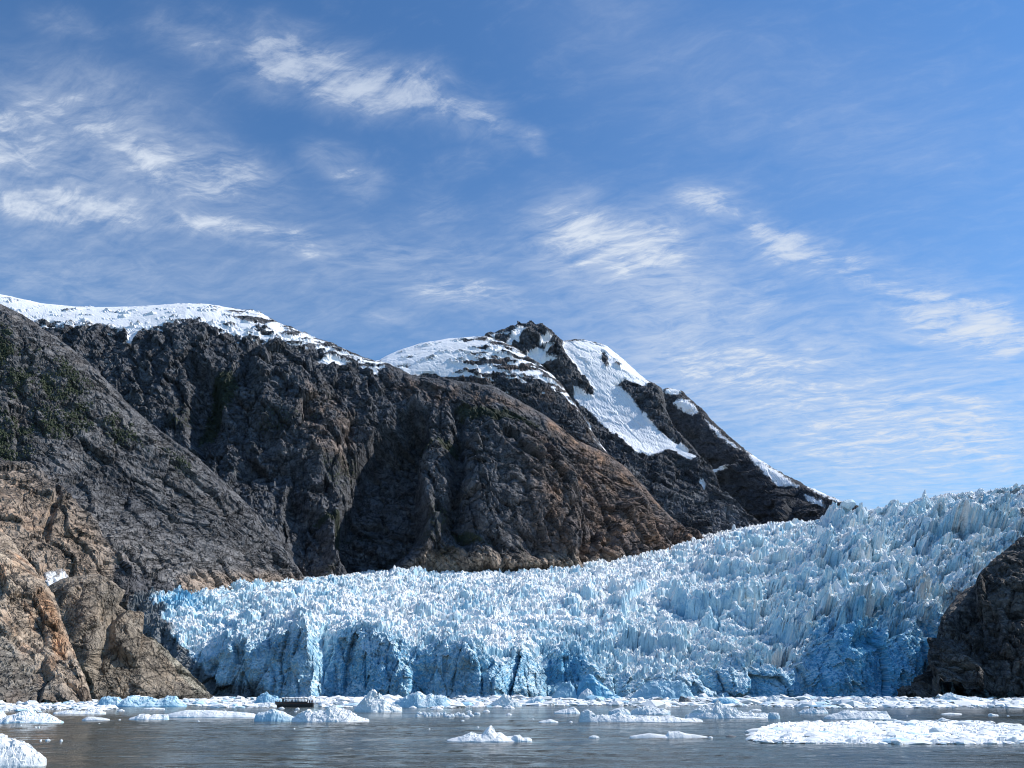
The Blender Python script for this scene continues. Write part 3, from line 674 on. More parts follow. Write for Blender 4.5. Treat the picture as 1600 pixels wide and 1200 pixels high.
# ------------------------------------------------------------------ glacier
def glacier():
    zig = ([120, 250, 330, 372, 400, 440, 487, 522, 580, 640, 655, 700, 772, 800, 860, 900, 960, 1000, 1060, 1080, 1120, 1150, 1230, 1262, 1290, 1380, 1440, 1520, 1760],
           [1190, 1130, 1112, 1085, 1100, 1080, 1045, 1092, 1066, 1046, 1062, 1050, 1024, 1060, 1112, 1096, 1092, 1072, 1064, 1088, 1072, 1088, 1066, 1090, 1062, 1046, 1050, 1070, 1100])
    r0 = [(x, None, y) for x, y in zip(*zig)]
    r1 = [(120, 1010, 1230), (200, 1000, 1180), (250, 990, 1150), (300, 1018, 1135), (330, 1030, 1120), (370, 1005, 1105), (420, 1000, 1098), (450, 985, 1094), (478, 978, 1092), (505, 1030, 1100), (540, 992, 1092), (570, 980, 1090), (610, 995, 1088), (650, 1022, 1088),
          (700, 1003, 1090), (740, 1008, 1086), (780, 1045, 1080), (815, 1015, 1092), (850, 1045, 1112), (880, 1022, 1125), (930, 1040, 1125), (970, 1062, 1110), (1040, 1060, 1098), (1100, 1052, 1105), (1150, 1040, 1115), (1230, 1055, 1105), (1270, 1015, 1092),
          (1310, 990, 1088), (1350, 1000, 1080), (1380, 1005, 1078), (1430, 975, 1080), (1480, 960, 1090), (1760, 900, 1120)]
    r1 = [(x, y, float(np.interp(x, *zig))+26) for x, y, _ in r1]
    r2 = [(120, 950, 1290), (250, 950, 1230), (330, 975, 1210), (420, 965, 1200), (520, 960, 1200), (650, 970, 1200), (780, 982, 1200), (900, 992, 1220), (1000, 1005, 1230), (1100, 1010, 1230), (1200, 1012, 1220), (1280, 978, 1200), (1380, 958, 1180), (1450, 930, 1180), (1520, 905, 1190), (1760, 850, 1220)]
    r3 = [(120, 926, 1340), (250, 930, 1350), (330, 940, 1370), (420, 940, 1400), (520, 934, 1450), (650, 936, 1480), (780, 940, 1490), (900, 946, 1490), (1000, 952, 1480), (1100, 950, 1470), (1200, 942, 1450), (1300, 915, 1420), (1400, 890, 1400), (1500, 862, 1400), (1600, 840, 1400), (1760, 800, 1400)]
    r4 = [(120, 922, 1400), (250, 925, 1430), (420, 918, 1560), (520, 912, 1720), (650, 908, 1840), (780, 907, 1900), (900, 902, 1930), (1000, 895, 1950), (1100, 884, 1950), (1200, 872, 1900), (1300, 850, 1850), (1400, 826, 1800), (1500, 806, 1800), (1600, 786, 1800), (1760, 760, 1800)]
    r5 = [(120, 920, 1450), (300, 921, 1600), (420, 914, 1720), (480, 907, 1880), (600, 894, 2150), (700, 890, 2250), (800, 886, 2340), (900, 877, 2450), (1000, 861, 2600), (1085, 842, 2750), (1180, 824, 2950), (1260, 819, 2950), (1285, 815, 2700), (1305, 806, 2450), (1350, 802, 2400), (1380, 796, 2380),
          (1420, 790, 2350), (1450, 784, 2320), (1480, 774, 2300), (1560, 772, 2260), (1600, 764, 2250), (1760, 730, 2200)]
    pt = Patch([back_of(r5, 350, 12), r5, r4, r3, r2, r1, r0], 1070, 475, weights=[.15, 1.2, 1.15, 1.1, 1.0, 1.1])
    px, py, P, row = pt.px, pt.py, pt.flat, pt.row
    n = len(px)
    G = P.copy(); G[:, 2] *= 0.35
    w = np.stack([fbm(G/60+k*17, 3, 110+k) for k in range(3)], -1)*16
    Q = G + w
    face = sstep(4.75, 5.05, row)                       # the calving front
    icefall = sstep(950, 1250, px)
    # big waves of the ice stream
    wave = fbm(np.stack([Q[:, 0]/150, Q[:, 1]/75, Q[:, 2]/90], -1), 3, 121, ridged=True)
    inner = sstep(0.6, 1.4, row)*sstep(4.9, 4.2, row)
    up = (wave-0.1)*(8+15*icefall)*inner
    # scarps of the icefall: (line of the scarp's foot in photo px, height m, px over which it fades back)
    wx = fbm(P/45, 3, 124)*9; wy = fbm(P/30+40, 3, 125)*7
    rnd = random.Random(5)
    SC = [([(1050, 958), (1085, 972), (1110, 975), (1150, 968), (1185, 950)], 30, 34), ([(1090, 903), (1150, 908), (1230, 905), (1290, 892)], 24, 24), ([(1275, 888), (1310, 898), (1345, 892), (1375, 870)], 34, 34),
          ([(1200, 930), (1260, 938), (1320, 930)], 22, 20), ([(1280, 975), (1310, 982), (1345, 980), (1352, 965)], 26, 26), ([(1358, 965), (1390, 968), (1440, 950)], 24, 26), ([(1435, 848), (1480, 852), (1520, 846), (1565, 832)], 36, 26),
          ([(1120, 880), (1150, 882), (1190, 872)], 22, 18), ([(1425, 860), (1440, 868), (1455, 850)], 24, 22), ([(950, 935), (985, 942), (1010, 930)], 20, 18), ([(970, 1015), (1020, 1024), (1070, 1030)], 20, 20),
          ([(1290, 826), (1320, 832), (1345, 826)], 26, 18), ([(1385, 815), (1420, 822), (1440, 815)], 24, 18), ([(1030, 990), (1080, 1000), (1110, 990)], 16, 18), ([(1200, 1000), (1240, 1010), (1262, 1000)], 20, 20), ([(800, 935), (850, 940)], 12, 14), ([(640, 925), (690, 930)], 10, 12)]
    for k in range(70):
        x0 = rnd.uniform(880, 1620) if k < 52 else rnd.uniform(350, 900); ln = rnd.uniform(18, 60)
        top_ = np.interp(x0, [350, 600, 900, 1180, 1300, 1600], [925, 905, 890, 840, 825, 785]); bot = np.interp(x0, [350, 800, 1250, 1300, 1500], [985, 995, 1030, 975, 910])
        y0 = rnd.uniform(top_, bot); s0 = rnd.uniform(-.25, .2)
        SC.append(([(x0, y0), (x0+ln/2, y0+rnd.uniform(0, 6)+s0*ln/2), (x0+ln, y0+s0*ln)], rnd.uniform(6, 20)*(1 if k < 52 else .7), rnd.uniform(9, 22)))
    for nsc, (line, h, back) in enumerate(SC):
        h = h*(1.12 if nsc < 17 else 0.9)
        lx = [q[0] for q in line]; ly = [q[1] for q in line]
        t = np.interp(px+wx, lx, ly)-(py+wy)
        m = 1.0*sstep(-0.6, 3.2, t)*(1-sstep(back*0.3, back, t))*sstep(lx[0]-6, lx[0]+6, px+wx)*sstep(lx[-1]+6, lx[-1]-6, px+wx)
        up = up + h*m*(1-face)
    # serac blocks of three sizes; how broken the ice is varies along the stream
    rough = 0.40 + 1.0*sstep(-.35, .45, fbm(P/150, 3, 126)) ; rough = rough*(1-0.25*icefall)
    sc = np.array([10.5, 9.0, 11.0])
    f1, e1, q1, t1 = cells(Q/(sc*3.4), 131); up += (1-face)*((q1-.5)*(8+19*icefall) + t1*(8+14*icefall) - 13*np.exp(-e1/0.07))*sstep(.9, 1.5, row)
    f1, e2, q2, t2 = cells(Q/sc+5.5, 132); up += (1-face)*rough*((q2**2)*6.0 + t2*6.0 - 8*np.exp(-e2/0.08))
    f1, e3, q3, t3 = cells(Q/(sc*0.42)+2.2, 133); up += (1-face*0.4)*rough*((q3**2)*2.6 + t3*3.0 - 2.4*np.exp(-e3/0.12))
    up += (1-face)*(0.5-f1)*1.4
    up += fbm(Q/3.5, 2, 134)*1.1
    # calving front: columns, slabs and hollows, pushed outwards
    C = np.stack([P[:, 0], P[:, 1]*0.5, P[:, 2]*0.34], -1) + w*0.5
    f1, k1, p1, s1 = cells(C/26.0, 141); f1, k2, p2, s2 = cells(C/10.0+4, 142); f1, k3, p3, s3 = cells(P/4.5+4, 143)
    outw = face*((p1-.5)*17 + s1*12 - 5*np.exp(-k1/.08) + (p2-.5)*6.5 + s2*5 + (p3-.5)*1.8 + s3*1.6 + fbm(P/40, 3, 144)*10)
    outw *= sstep(6.0, 5.8, row)*0.6+0.4
    hol = relief_polys(pt, [([(1335, 990), (1385, 985), (1378, 1012), (1350, 1018), (1325, 1012)], -22, 8), ([(855, 1025), (905, 1020), (910, 1070), (850, 1075)], -16, 8),
                            ([(640, 1040), (760, 1030), (770, 1100), (640, 1100)], -12, 20), ([(320, 1040), (380, 1000), (400, 1090), (330, 1095)], -14, 12)], 5, 140)
    N = pt.smooth_normals(12)
    lean = np.stack([0*up+0.06, 0*up-0.22-0.45*icefall, 0*up+0.97-0.12*icefall], -1); lean /= np.linalg.norm(lean, axis=1, keepdims=True)
    disp = lean*up[:, None] + np.stack([0*outw, -(outw+hol), 0*outw], -1)
    V = P+disp
    low = (row > 5.4) & (V[:, 2] < 0.5); V[low, 2] = np.minimum(V[low, 2], P[low, 2])
    # second pass on the broken surface itself: blocks and cracks on the steep faces
    nn = pt.normals(V.reshape(pt.nv, pt.nu, 3))
    f1, ea, qa, ta = cells(V/np.array([8.0, 8.0, 6.5]), 161); f1, eb, qb, tb = cells(V/3.4+3, 162)
    keepw = sstep(0.5, 4.0, V[:, 2])
    V = V + nn*(keepw*(1-0.55*face)*(2.6*ta+1.6*(qa-.5)-1.2*np.exp(-ea/.07)+1.1*tb+0.7*(qb-.5)))[:, None]
    G3 = V.reshape(pt.nv, pt.nu, 3)
    nn = pt.normals(G3)
    steep = 1-np.abs(nn[:, 2])
    lf = fbm(P/120, 3, 151); mf = fbm(P/35, 3, 152)
    blue = -0.10 + (0.64+0.12*icefall)*sstep(.35, .9, steep)*(1+0.5*lf) + 0.20*mf + 0.14*lf
    blue += 0.30*face  # bare dense ice is bluer; also deepened for the front's shade
    for poly, a in (([(1265, 985), (1330, 975), (1440, 985), (1455, 1040), (1420, 1095), (1270, 1095)], .34), ([(850, 1018), (905, 1015), (912, 1065), (855, 1075)], .42), ([(1310, 985), (1380, 980), (1385, 1015), (1320, 1015)], .45),
                    ([(235, 930), (310, 922), (318, 950), (240, 965)], .40), ([(490, 1030), (800, 1030), (800, 1100), (490, 1100)], .10), ([(1095, 870), (1180, 850), (1180, 870), (1110, 880)], .25), ([(1170, 1040), (1250, 1040), (1240, 1090), (1160, 1090)], .2)):
        blue += a*sstep(-10, 14, poly_sdf(px, py, poly)+mf*14)
    dirt_shade = 0.04 + 0.16*lf + 0.12*mf + 0.34*sstep(-0.1, .4, fbm(P/120, 3, 155))*icefall + 0.32*icefall*sstep(-.1, .3, mf)*sstep(.6, .2, steep) + 0.2*sstep(1430, 1500, px)
    dirt_shade += face*(0.42+0.30*mf)*sstep(1000, 850, px)  # bare dense ice, plus the left front's shade painted on as grey
    fl = np.stack([(P[:, 0]*0.9-P[:, 1]*0.42)/30, (P[:, 0]*0.42+P[:, 1]*0.9)/420, 0*P[:, 0]], -1)          # grit carried in bands along the flow
    dirt_shade += 0.38*sstep(0.05, .45, fbm(fl, 4, 157))*(0.35+0.65*icefall)*(1-face)
    dirt_shade += 0.26*sstep(0.0, .4, fbm(P/70+5, 3, 158))*(1-face)
    bdry = np.interp(py, [900, 930, 950, 980, 1010, 1050, 1095], [165, 215, 235, 240, 262, 300, 345])
    dirt_shade += 1.5*sstep(34, 0, px-bdry+mf*22)*sstep(905, 930, py)
    dirt_shade += 0.75*sstep(0.9, 1.05, row)*sstep(1.30, 1.05, row)*sstep(1230, 1150, px)*sstep(-.4, .3, mf)
    dirt_shade += 0.9*sstep(26, 4, V[:, 2])*sstep(440, 380, px)
    dirt_shade += 0.7*sstep(1405, 1470, px)*sstep(1000, 1060, py)
    o = mesh_obj('glacier', V, grid_faces(pt.nu, pt.nv), ICE, attrs={'blue': blue, 'dirt_shade': dirt_shade})
    tag(o, 'wide blue white glacier with a broken calving front at the water', 'glacier')
    return o, pt, V

GLACIER, GPT, GV = glacier()


# ------------------------------------------------------------------ water
def water():
    m, N, b = new_mat('fjord_water')
    pos = N.n('ShaderNodeNewGeometry').outputs['Position']
    mp = N.n('ShaderNodeMapping'); N.set(mp.inputs[0], pos); mp.inputs['Scale'].default_value = (0.55, 1.0, 1.0)
    n1 = N.noise(mp.outputs[0], 0.55, 5, 0.62, 0.5); n2 = N.noise(mp.outputs[0], 0.14, 3, 0.55, 0.3)
    calm = N.n('ShaderNodeMapping'); N.set(calm.inputs[0], pos); calm.inputs['Scale'].default_value = (0.010, 0.035, 1)
    nc = N.ramp(N.noise(calm.outputs[0], 1.0, 3, 0.5), 0.36, 0.62, 0.25, 1.0)
    b.inputs['Base Color'].default_value = (0.076, 0.087, 0.080, 1); b.inputs['Roughness'].default_value = 0.10
    b.inputs['IOR'].default_value = 1.33
    bp = N.n('ShaderNodeBump'); bp.inputs['Strength'].default_value = 1.0; bp.inputs['Distance'].default_value = 0.35
    N.set(bp.inputs['Height'], N.m('MULTIPLY', N.m('ADD', n1, N.m('MULTIPLY', n2, 2.0)), nc))
    N.t.links.new(bp.outputs[0], b.inputs['Normal'])
    xs = np.concatenate([[-9000, -4000, -900], np.arange(-190, -66, 1.0), np.arange(-66, 66, 0.6), np.arange(66, 190, 1.0), [900, 4000, 9000.]])
    ys = [54.0]
    while ys[-1] < 300: ys.append(ys[-1]+0.34*(ys[-1]/60)**1.2)
    ys = np.concatenate([[-4000, -2000, 0, 30], ys, [500, 1400, 6000, 9000.]])
    X, Y = np.meshgrid(xs, ys); x, y = X.ravel(), Y.ravel(); Z = np.zeros(len(x))
    k = (y > 50) & (y < 305) & (np.abs(x) < 195); a, b2 = x[k], y[k]
    Q = np.stack([a*0.55, b2, 0*a], -1)
    Z[k] = (0.23*fbm(Q/2.6, 3, 401, 0.5, ridged=False) + 0.07*fbm(Q/0.9+9, 2, 402) + 0.14*vnoise(Q/7.0, 403)) * (0.45+0.75*sstep(-.35, .4, fbm(np.stack([a/55, b2/26, 0*a], -1), 3, 404))) * sstep(54, 60, b2)*sstep(300, 200, b2)*sstep(190, 170, np.abs(a))
    V = np.stack([x, y, Z], -1)
    o = mesh_obj('water', V, grid_faces(len(xs), len(ys)), m, smooth=True)
    tag(o, 'grey silty fjord water with small ripples', 'water', kind='structure')
water()


# ------------------------------------------------------------------ seracs: big loose blocks and pinnacles standing on the glacier
def ico(sub):
    t = (1+5**.5)/2
    v = [(-1, t, 0), (1, t, 0), (-1, -t, 0), (1, -t, 0), (0, -1, t), (0, 1, t), (0, -1, -t), (0, 1, -t), (t, 0, -1), (t, 0, 1), (-t, 0, -1), (-t, 0, 1)]
    f = [(0, 11, 5), (0, 5, 1), (0, 1, 7), (0, 7, 10), (0, 10, 11), (1, 5, 9), (5, 11, 4), (11, 10, 2), (10, 7, 6), (7, 1, 8), (3, 9, 4), (3, 4, 2), (3, 2, 6), (3, 6, 8), (3, 8, 9), (4, 9, 5), (2, 4, 11), (6, 2, 10), (8, 6, 7), (9, 8, 1)]
    v = [np.array(p)/np.linalg.norm(p) for p in v]
    for _ in range(sub):
        cache = {}; nf = []
        def mid(a, b):
            k = (min(a, b), max(a, b))
            if k not in cache:
                m = v[a]+v[b]; v.append(m/np.linalg.norm(m)); cache[k] = len(v)-1
            return cache[k]
        for a, b, c in f:
            ab, bc, ca = mid(a, b), mid(b, c), mid(c, a)
            nf += [(a, ab, ca), (b, bc, ab), (c, ca, bc), (ab, bc, ca)]
        f = nf
    return np.array(v), np.array(f)

ICO0, ICO1, ICO2 = ico(0), ico(1), ico(2)

def seracs():
    v, f = ICO1; protos = []
    for k in range(9):
        w = v.copy()
        w += 0.34*np.stack([vnoise(v*1.7+k*9.1, 200+q) for q in range(3)], -1)
        cut = 0.45+0.3*((k*0.37) % 1)
        n = np.array([math.sin(k*2.1)*.7, math.cos(k*1.3)*.7, .6]); n /= np.linalg.norm(n)
        dd = w @ n; w -= np.outer(np.maximum(dd-cut, 0), n)                      # one fractured plane
        w[:, 2] *= 1.0 + 0.5*(k % 3); top = np.clip(w[:, 2], 0, None); w[:, :2] *= (1-0.30*np.minimum(top, 1.6)/1.6*(k % 2+1))[:, None]
        b = 0.15+0.3*(1-np.clip(w[:, 2], -1, 1))*0.5+0.15*vnoise(v*2+k, 210)
        o = mesh_obj('serac', w, f, ICE, attrs={'blue': b, 'dirt_shade': np.full(len(w), -0.1)}, parent=GLACIER); protos.append(o)
    rnd = random.Random(12); idx = np.where((GPT.row > 1.0) & (GPT.row < 4.6) & (GPT.px > 240) & (GPT.px < 1600))[0]
    z = GV[:, 2].reshape(GPT.nv, GPT.nu); first = set()
    spots = []
    for k in range(150):
        i = idx[rnd.randrange(len(idx))]
        if k % 2 and GPT.px[i] < 950: i = idx[rnd.randrange(len(idx))]
        spots.append((i, rnd.uniform(3.0, 7.0) if GPT.px[i] < 1000 else rnd.uniform(3.5, 10.0)))
    for px_, py_, r in [(1318, 822, 20), (1345, 822, 13), (1290, 828, 12), (1405, 808, 14), (1500, 795, 14), (1440, 800, 12), (1372, 812, 10), (1548, 790, 11), (1180, 835, 9), (1130, 868, 15), (1155, 866, 13), (1075, 862, 9), (1442, 852, 13), (1262, 960, 7), (1240, 985, 7)]:
        i = np.argmin((GPT.px-px_)**2+(GPT.py-py_)**2 + 1e4*(GPT.row < 1)); spots.append((i, r))
    for k, (i, r) in enumerate(spots):
        p = protos[k % 9]
        if k % 9 in first:
            q = p.copy(); COL.objects.link(q); q.parent = GLACIER
        else:
            q = p; first.add(k % 9)
        q.location = Vector(GV[i].tolist()) + Vector((0, 0, r*0.15))
        q.rotation_euler = (rnd.uniform(-.3, .3), rnd.uniform(-.3, .3), rnd.uniform(0, 6.28))
        q.scale = (r*rnd.uniform(.7, 1.2), r*rnd.uniform(.6, 1.0), r*rnd.uniform(.8, 1.35))
seracs()


# ------------------------------------------------------------------ floating ice
BERG = ice_material('berg_ice', 0.14, 0.6)
BERG_NEAR = ice_material('near_berg_ice', 0.07, 0.6)
BERG_DARK = ice_material('dirty_berg_ice', 0.14, 0.6)

def dist_of(py): return 8616.0/(py-1082.0)

def berg(name, label, cat, base, prof, blue=0.0, depth=0.5, rough=1.0, dirt_shade=-0.25, mat=None, group=None, seed=0, flat=0.45, yaw=0.0):
    """a floating piece: base = photo row of its near waterline, prof = its outline (px, py)"""
    d0 = dist_of(base); a = np.array(prof, float)
    wm = (a[-1, 0]-a[0, 0])/F_PX*d0/1.07
    dm = max(wm*depth, 0.5); Yc = d0+dm*0.5
    nu = int(np.clip((a[-1, 0]-a[0, 0])*1.1, 18, 150)); nv = int(np.clip(nu*0.5, 14, 60))
    uu = np.linspace(0, 1, nu); bb = np.linspace(-1, 1, nv)
    pxs = a[0, 0]+(a[-1, 0]-a[0, 0])*uu
    pys = np.interp(pxs, a[:, 0], a[:, 1])
    W = to_world(pxs, pys, Yc); xs = W[:, 0]; h = np.maximum(W[:, 2], 0.05)
    mid = np.array([xs.mean(), Yc, 0.0])
    U, B = np.meshgrid(uu, bb)
    X = np.tile(xs, (nv, 1)); H = np.tile(h, (nv, 1)); hm = h.max()
    plan = np.clip(np.sin(np.pi*np.clip(U, 0.0, 1.0)), 0, 1)**0.45
    S = np.stack([X.ravel()/max(wm, 1)*5+seed*7.3, B.ravel()*1.4, 0*B.ravel()+seed], -1)
    plan = plan*(0.82+0.30*fbm(S[:, [0]]*np.array([[1, 0, 0]])+np.array([[0, 3.3, seed]]), 3, 300+seed).reshape(nv, nu))
    Y = B*plan*dm*0.5
    ridge = 0.35*fbm(np.stack([X.ravel()/hm*0.5, 0*X.ravel()+seed, 0*X.ravel()], -1), 2, 310+seed).reshape(nv, nu)
    t = np.clip(np.abs(B-ridge*(1-B*B)), 0, 1)
    Z = H*(1-t**(1.0/flat))
    m = np.stack([X.ravel(), Y.ravel(), Z.ravel()], -1)
    f1, e1, q1, t1 = cells(m/(hm*np.array([1.3, 1.0, .9]))+seed, 320+seed); f1, e2, q2, t2 = cells(m/(hm*0.42)+seed*2, 321+seed); f1, e3, q3, t3 = cells(m/(hm*0.17)+seed*2, 322+seed)
    am = (Z.ravel()/hm)**0.7*hm*rough*(0.5 if base > 1140 else 0.75)
    rl = am*(0.26*t1+0.10*(q1-.5) + 0.20*t2+0.10*(q2-.5)-0.05*np.exp(-e2/.1) + 0.10*t3+0.05*(q3-.5))
    edge = (np.minimum(np.minimum(U, 1-U)*nu, (1-np.abs(B))*nv*0.5)).ravel()
    Zf = Z.ravel()+rl*np.clip(edge, 0, 1)
    Yf = Y.ravel()-0.5*rl
    Xf = X.ravel()+0.35*rl
    Zf = np.where(edge < 0.5, -0.35-0.05*hm, np.maximum(Zf, 0.02+0.02*hm*q3))
    V = np.stack([Xf-mid[0], Yf, Zf], -1)
    g = V.reshape(nv, nu, 3); n = np.cross(np.gradient(g, axis=1), np.gradient(g, axis=0)); nz = np.abs(n[..., 2]/(np.linalg.norm(n, axis=2)+1e-9)).ravel()
    bl = blue + 0.45*sstep(.25, .85, 1-nz) - 0.18 + 0.18*fbm(m/(hm*1.2), 3, 330+seed)
    o = mesh_obj(name, V, grid_faces(nu, nv)[:, ::-1], mat or BERG, attrs={'blue': bl, 'dirt_shade': np.full(len(V), dirt_shade)})
    o.location = mid.tolist(); o.rotation_euler.z = yaw
    tag(o, label, cat, group)
    return o

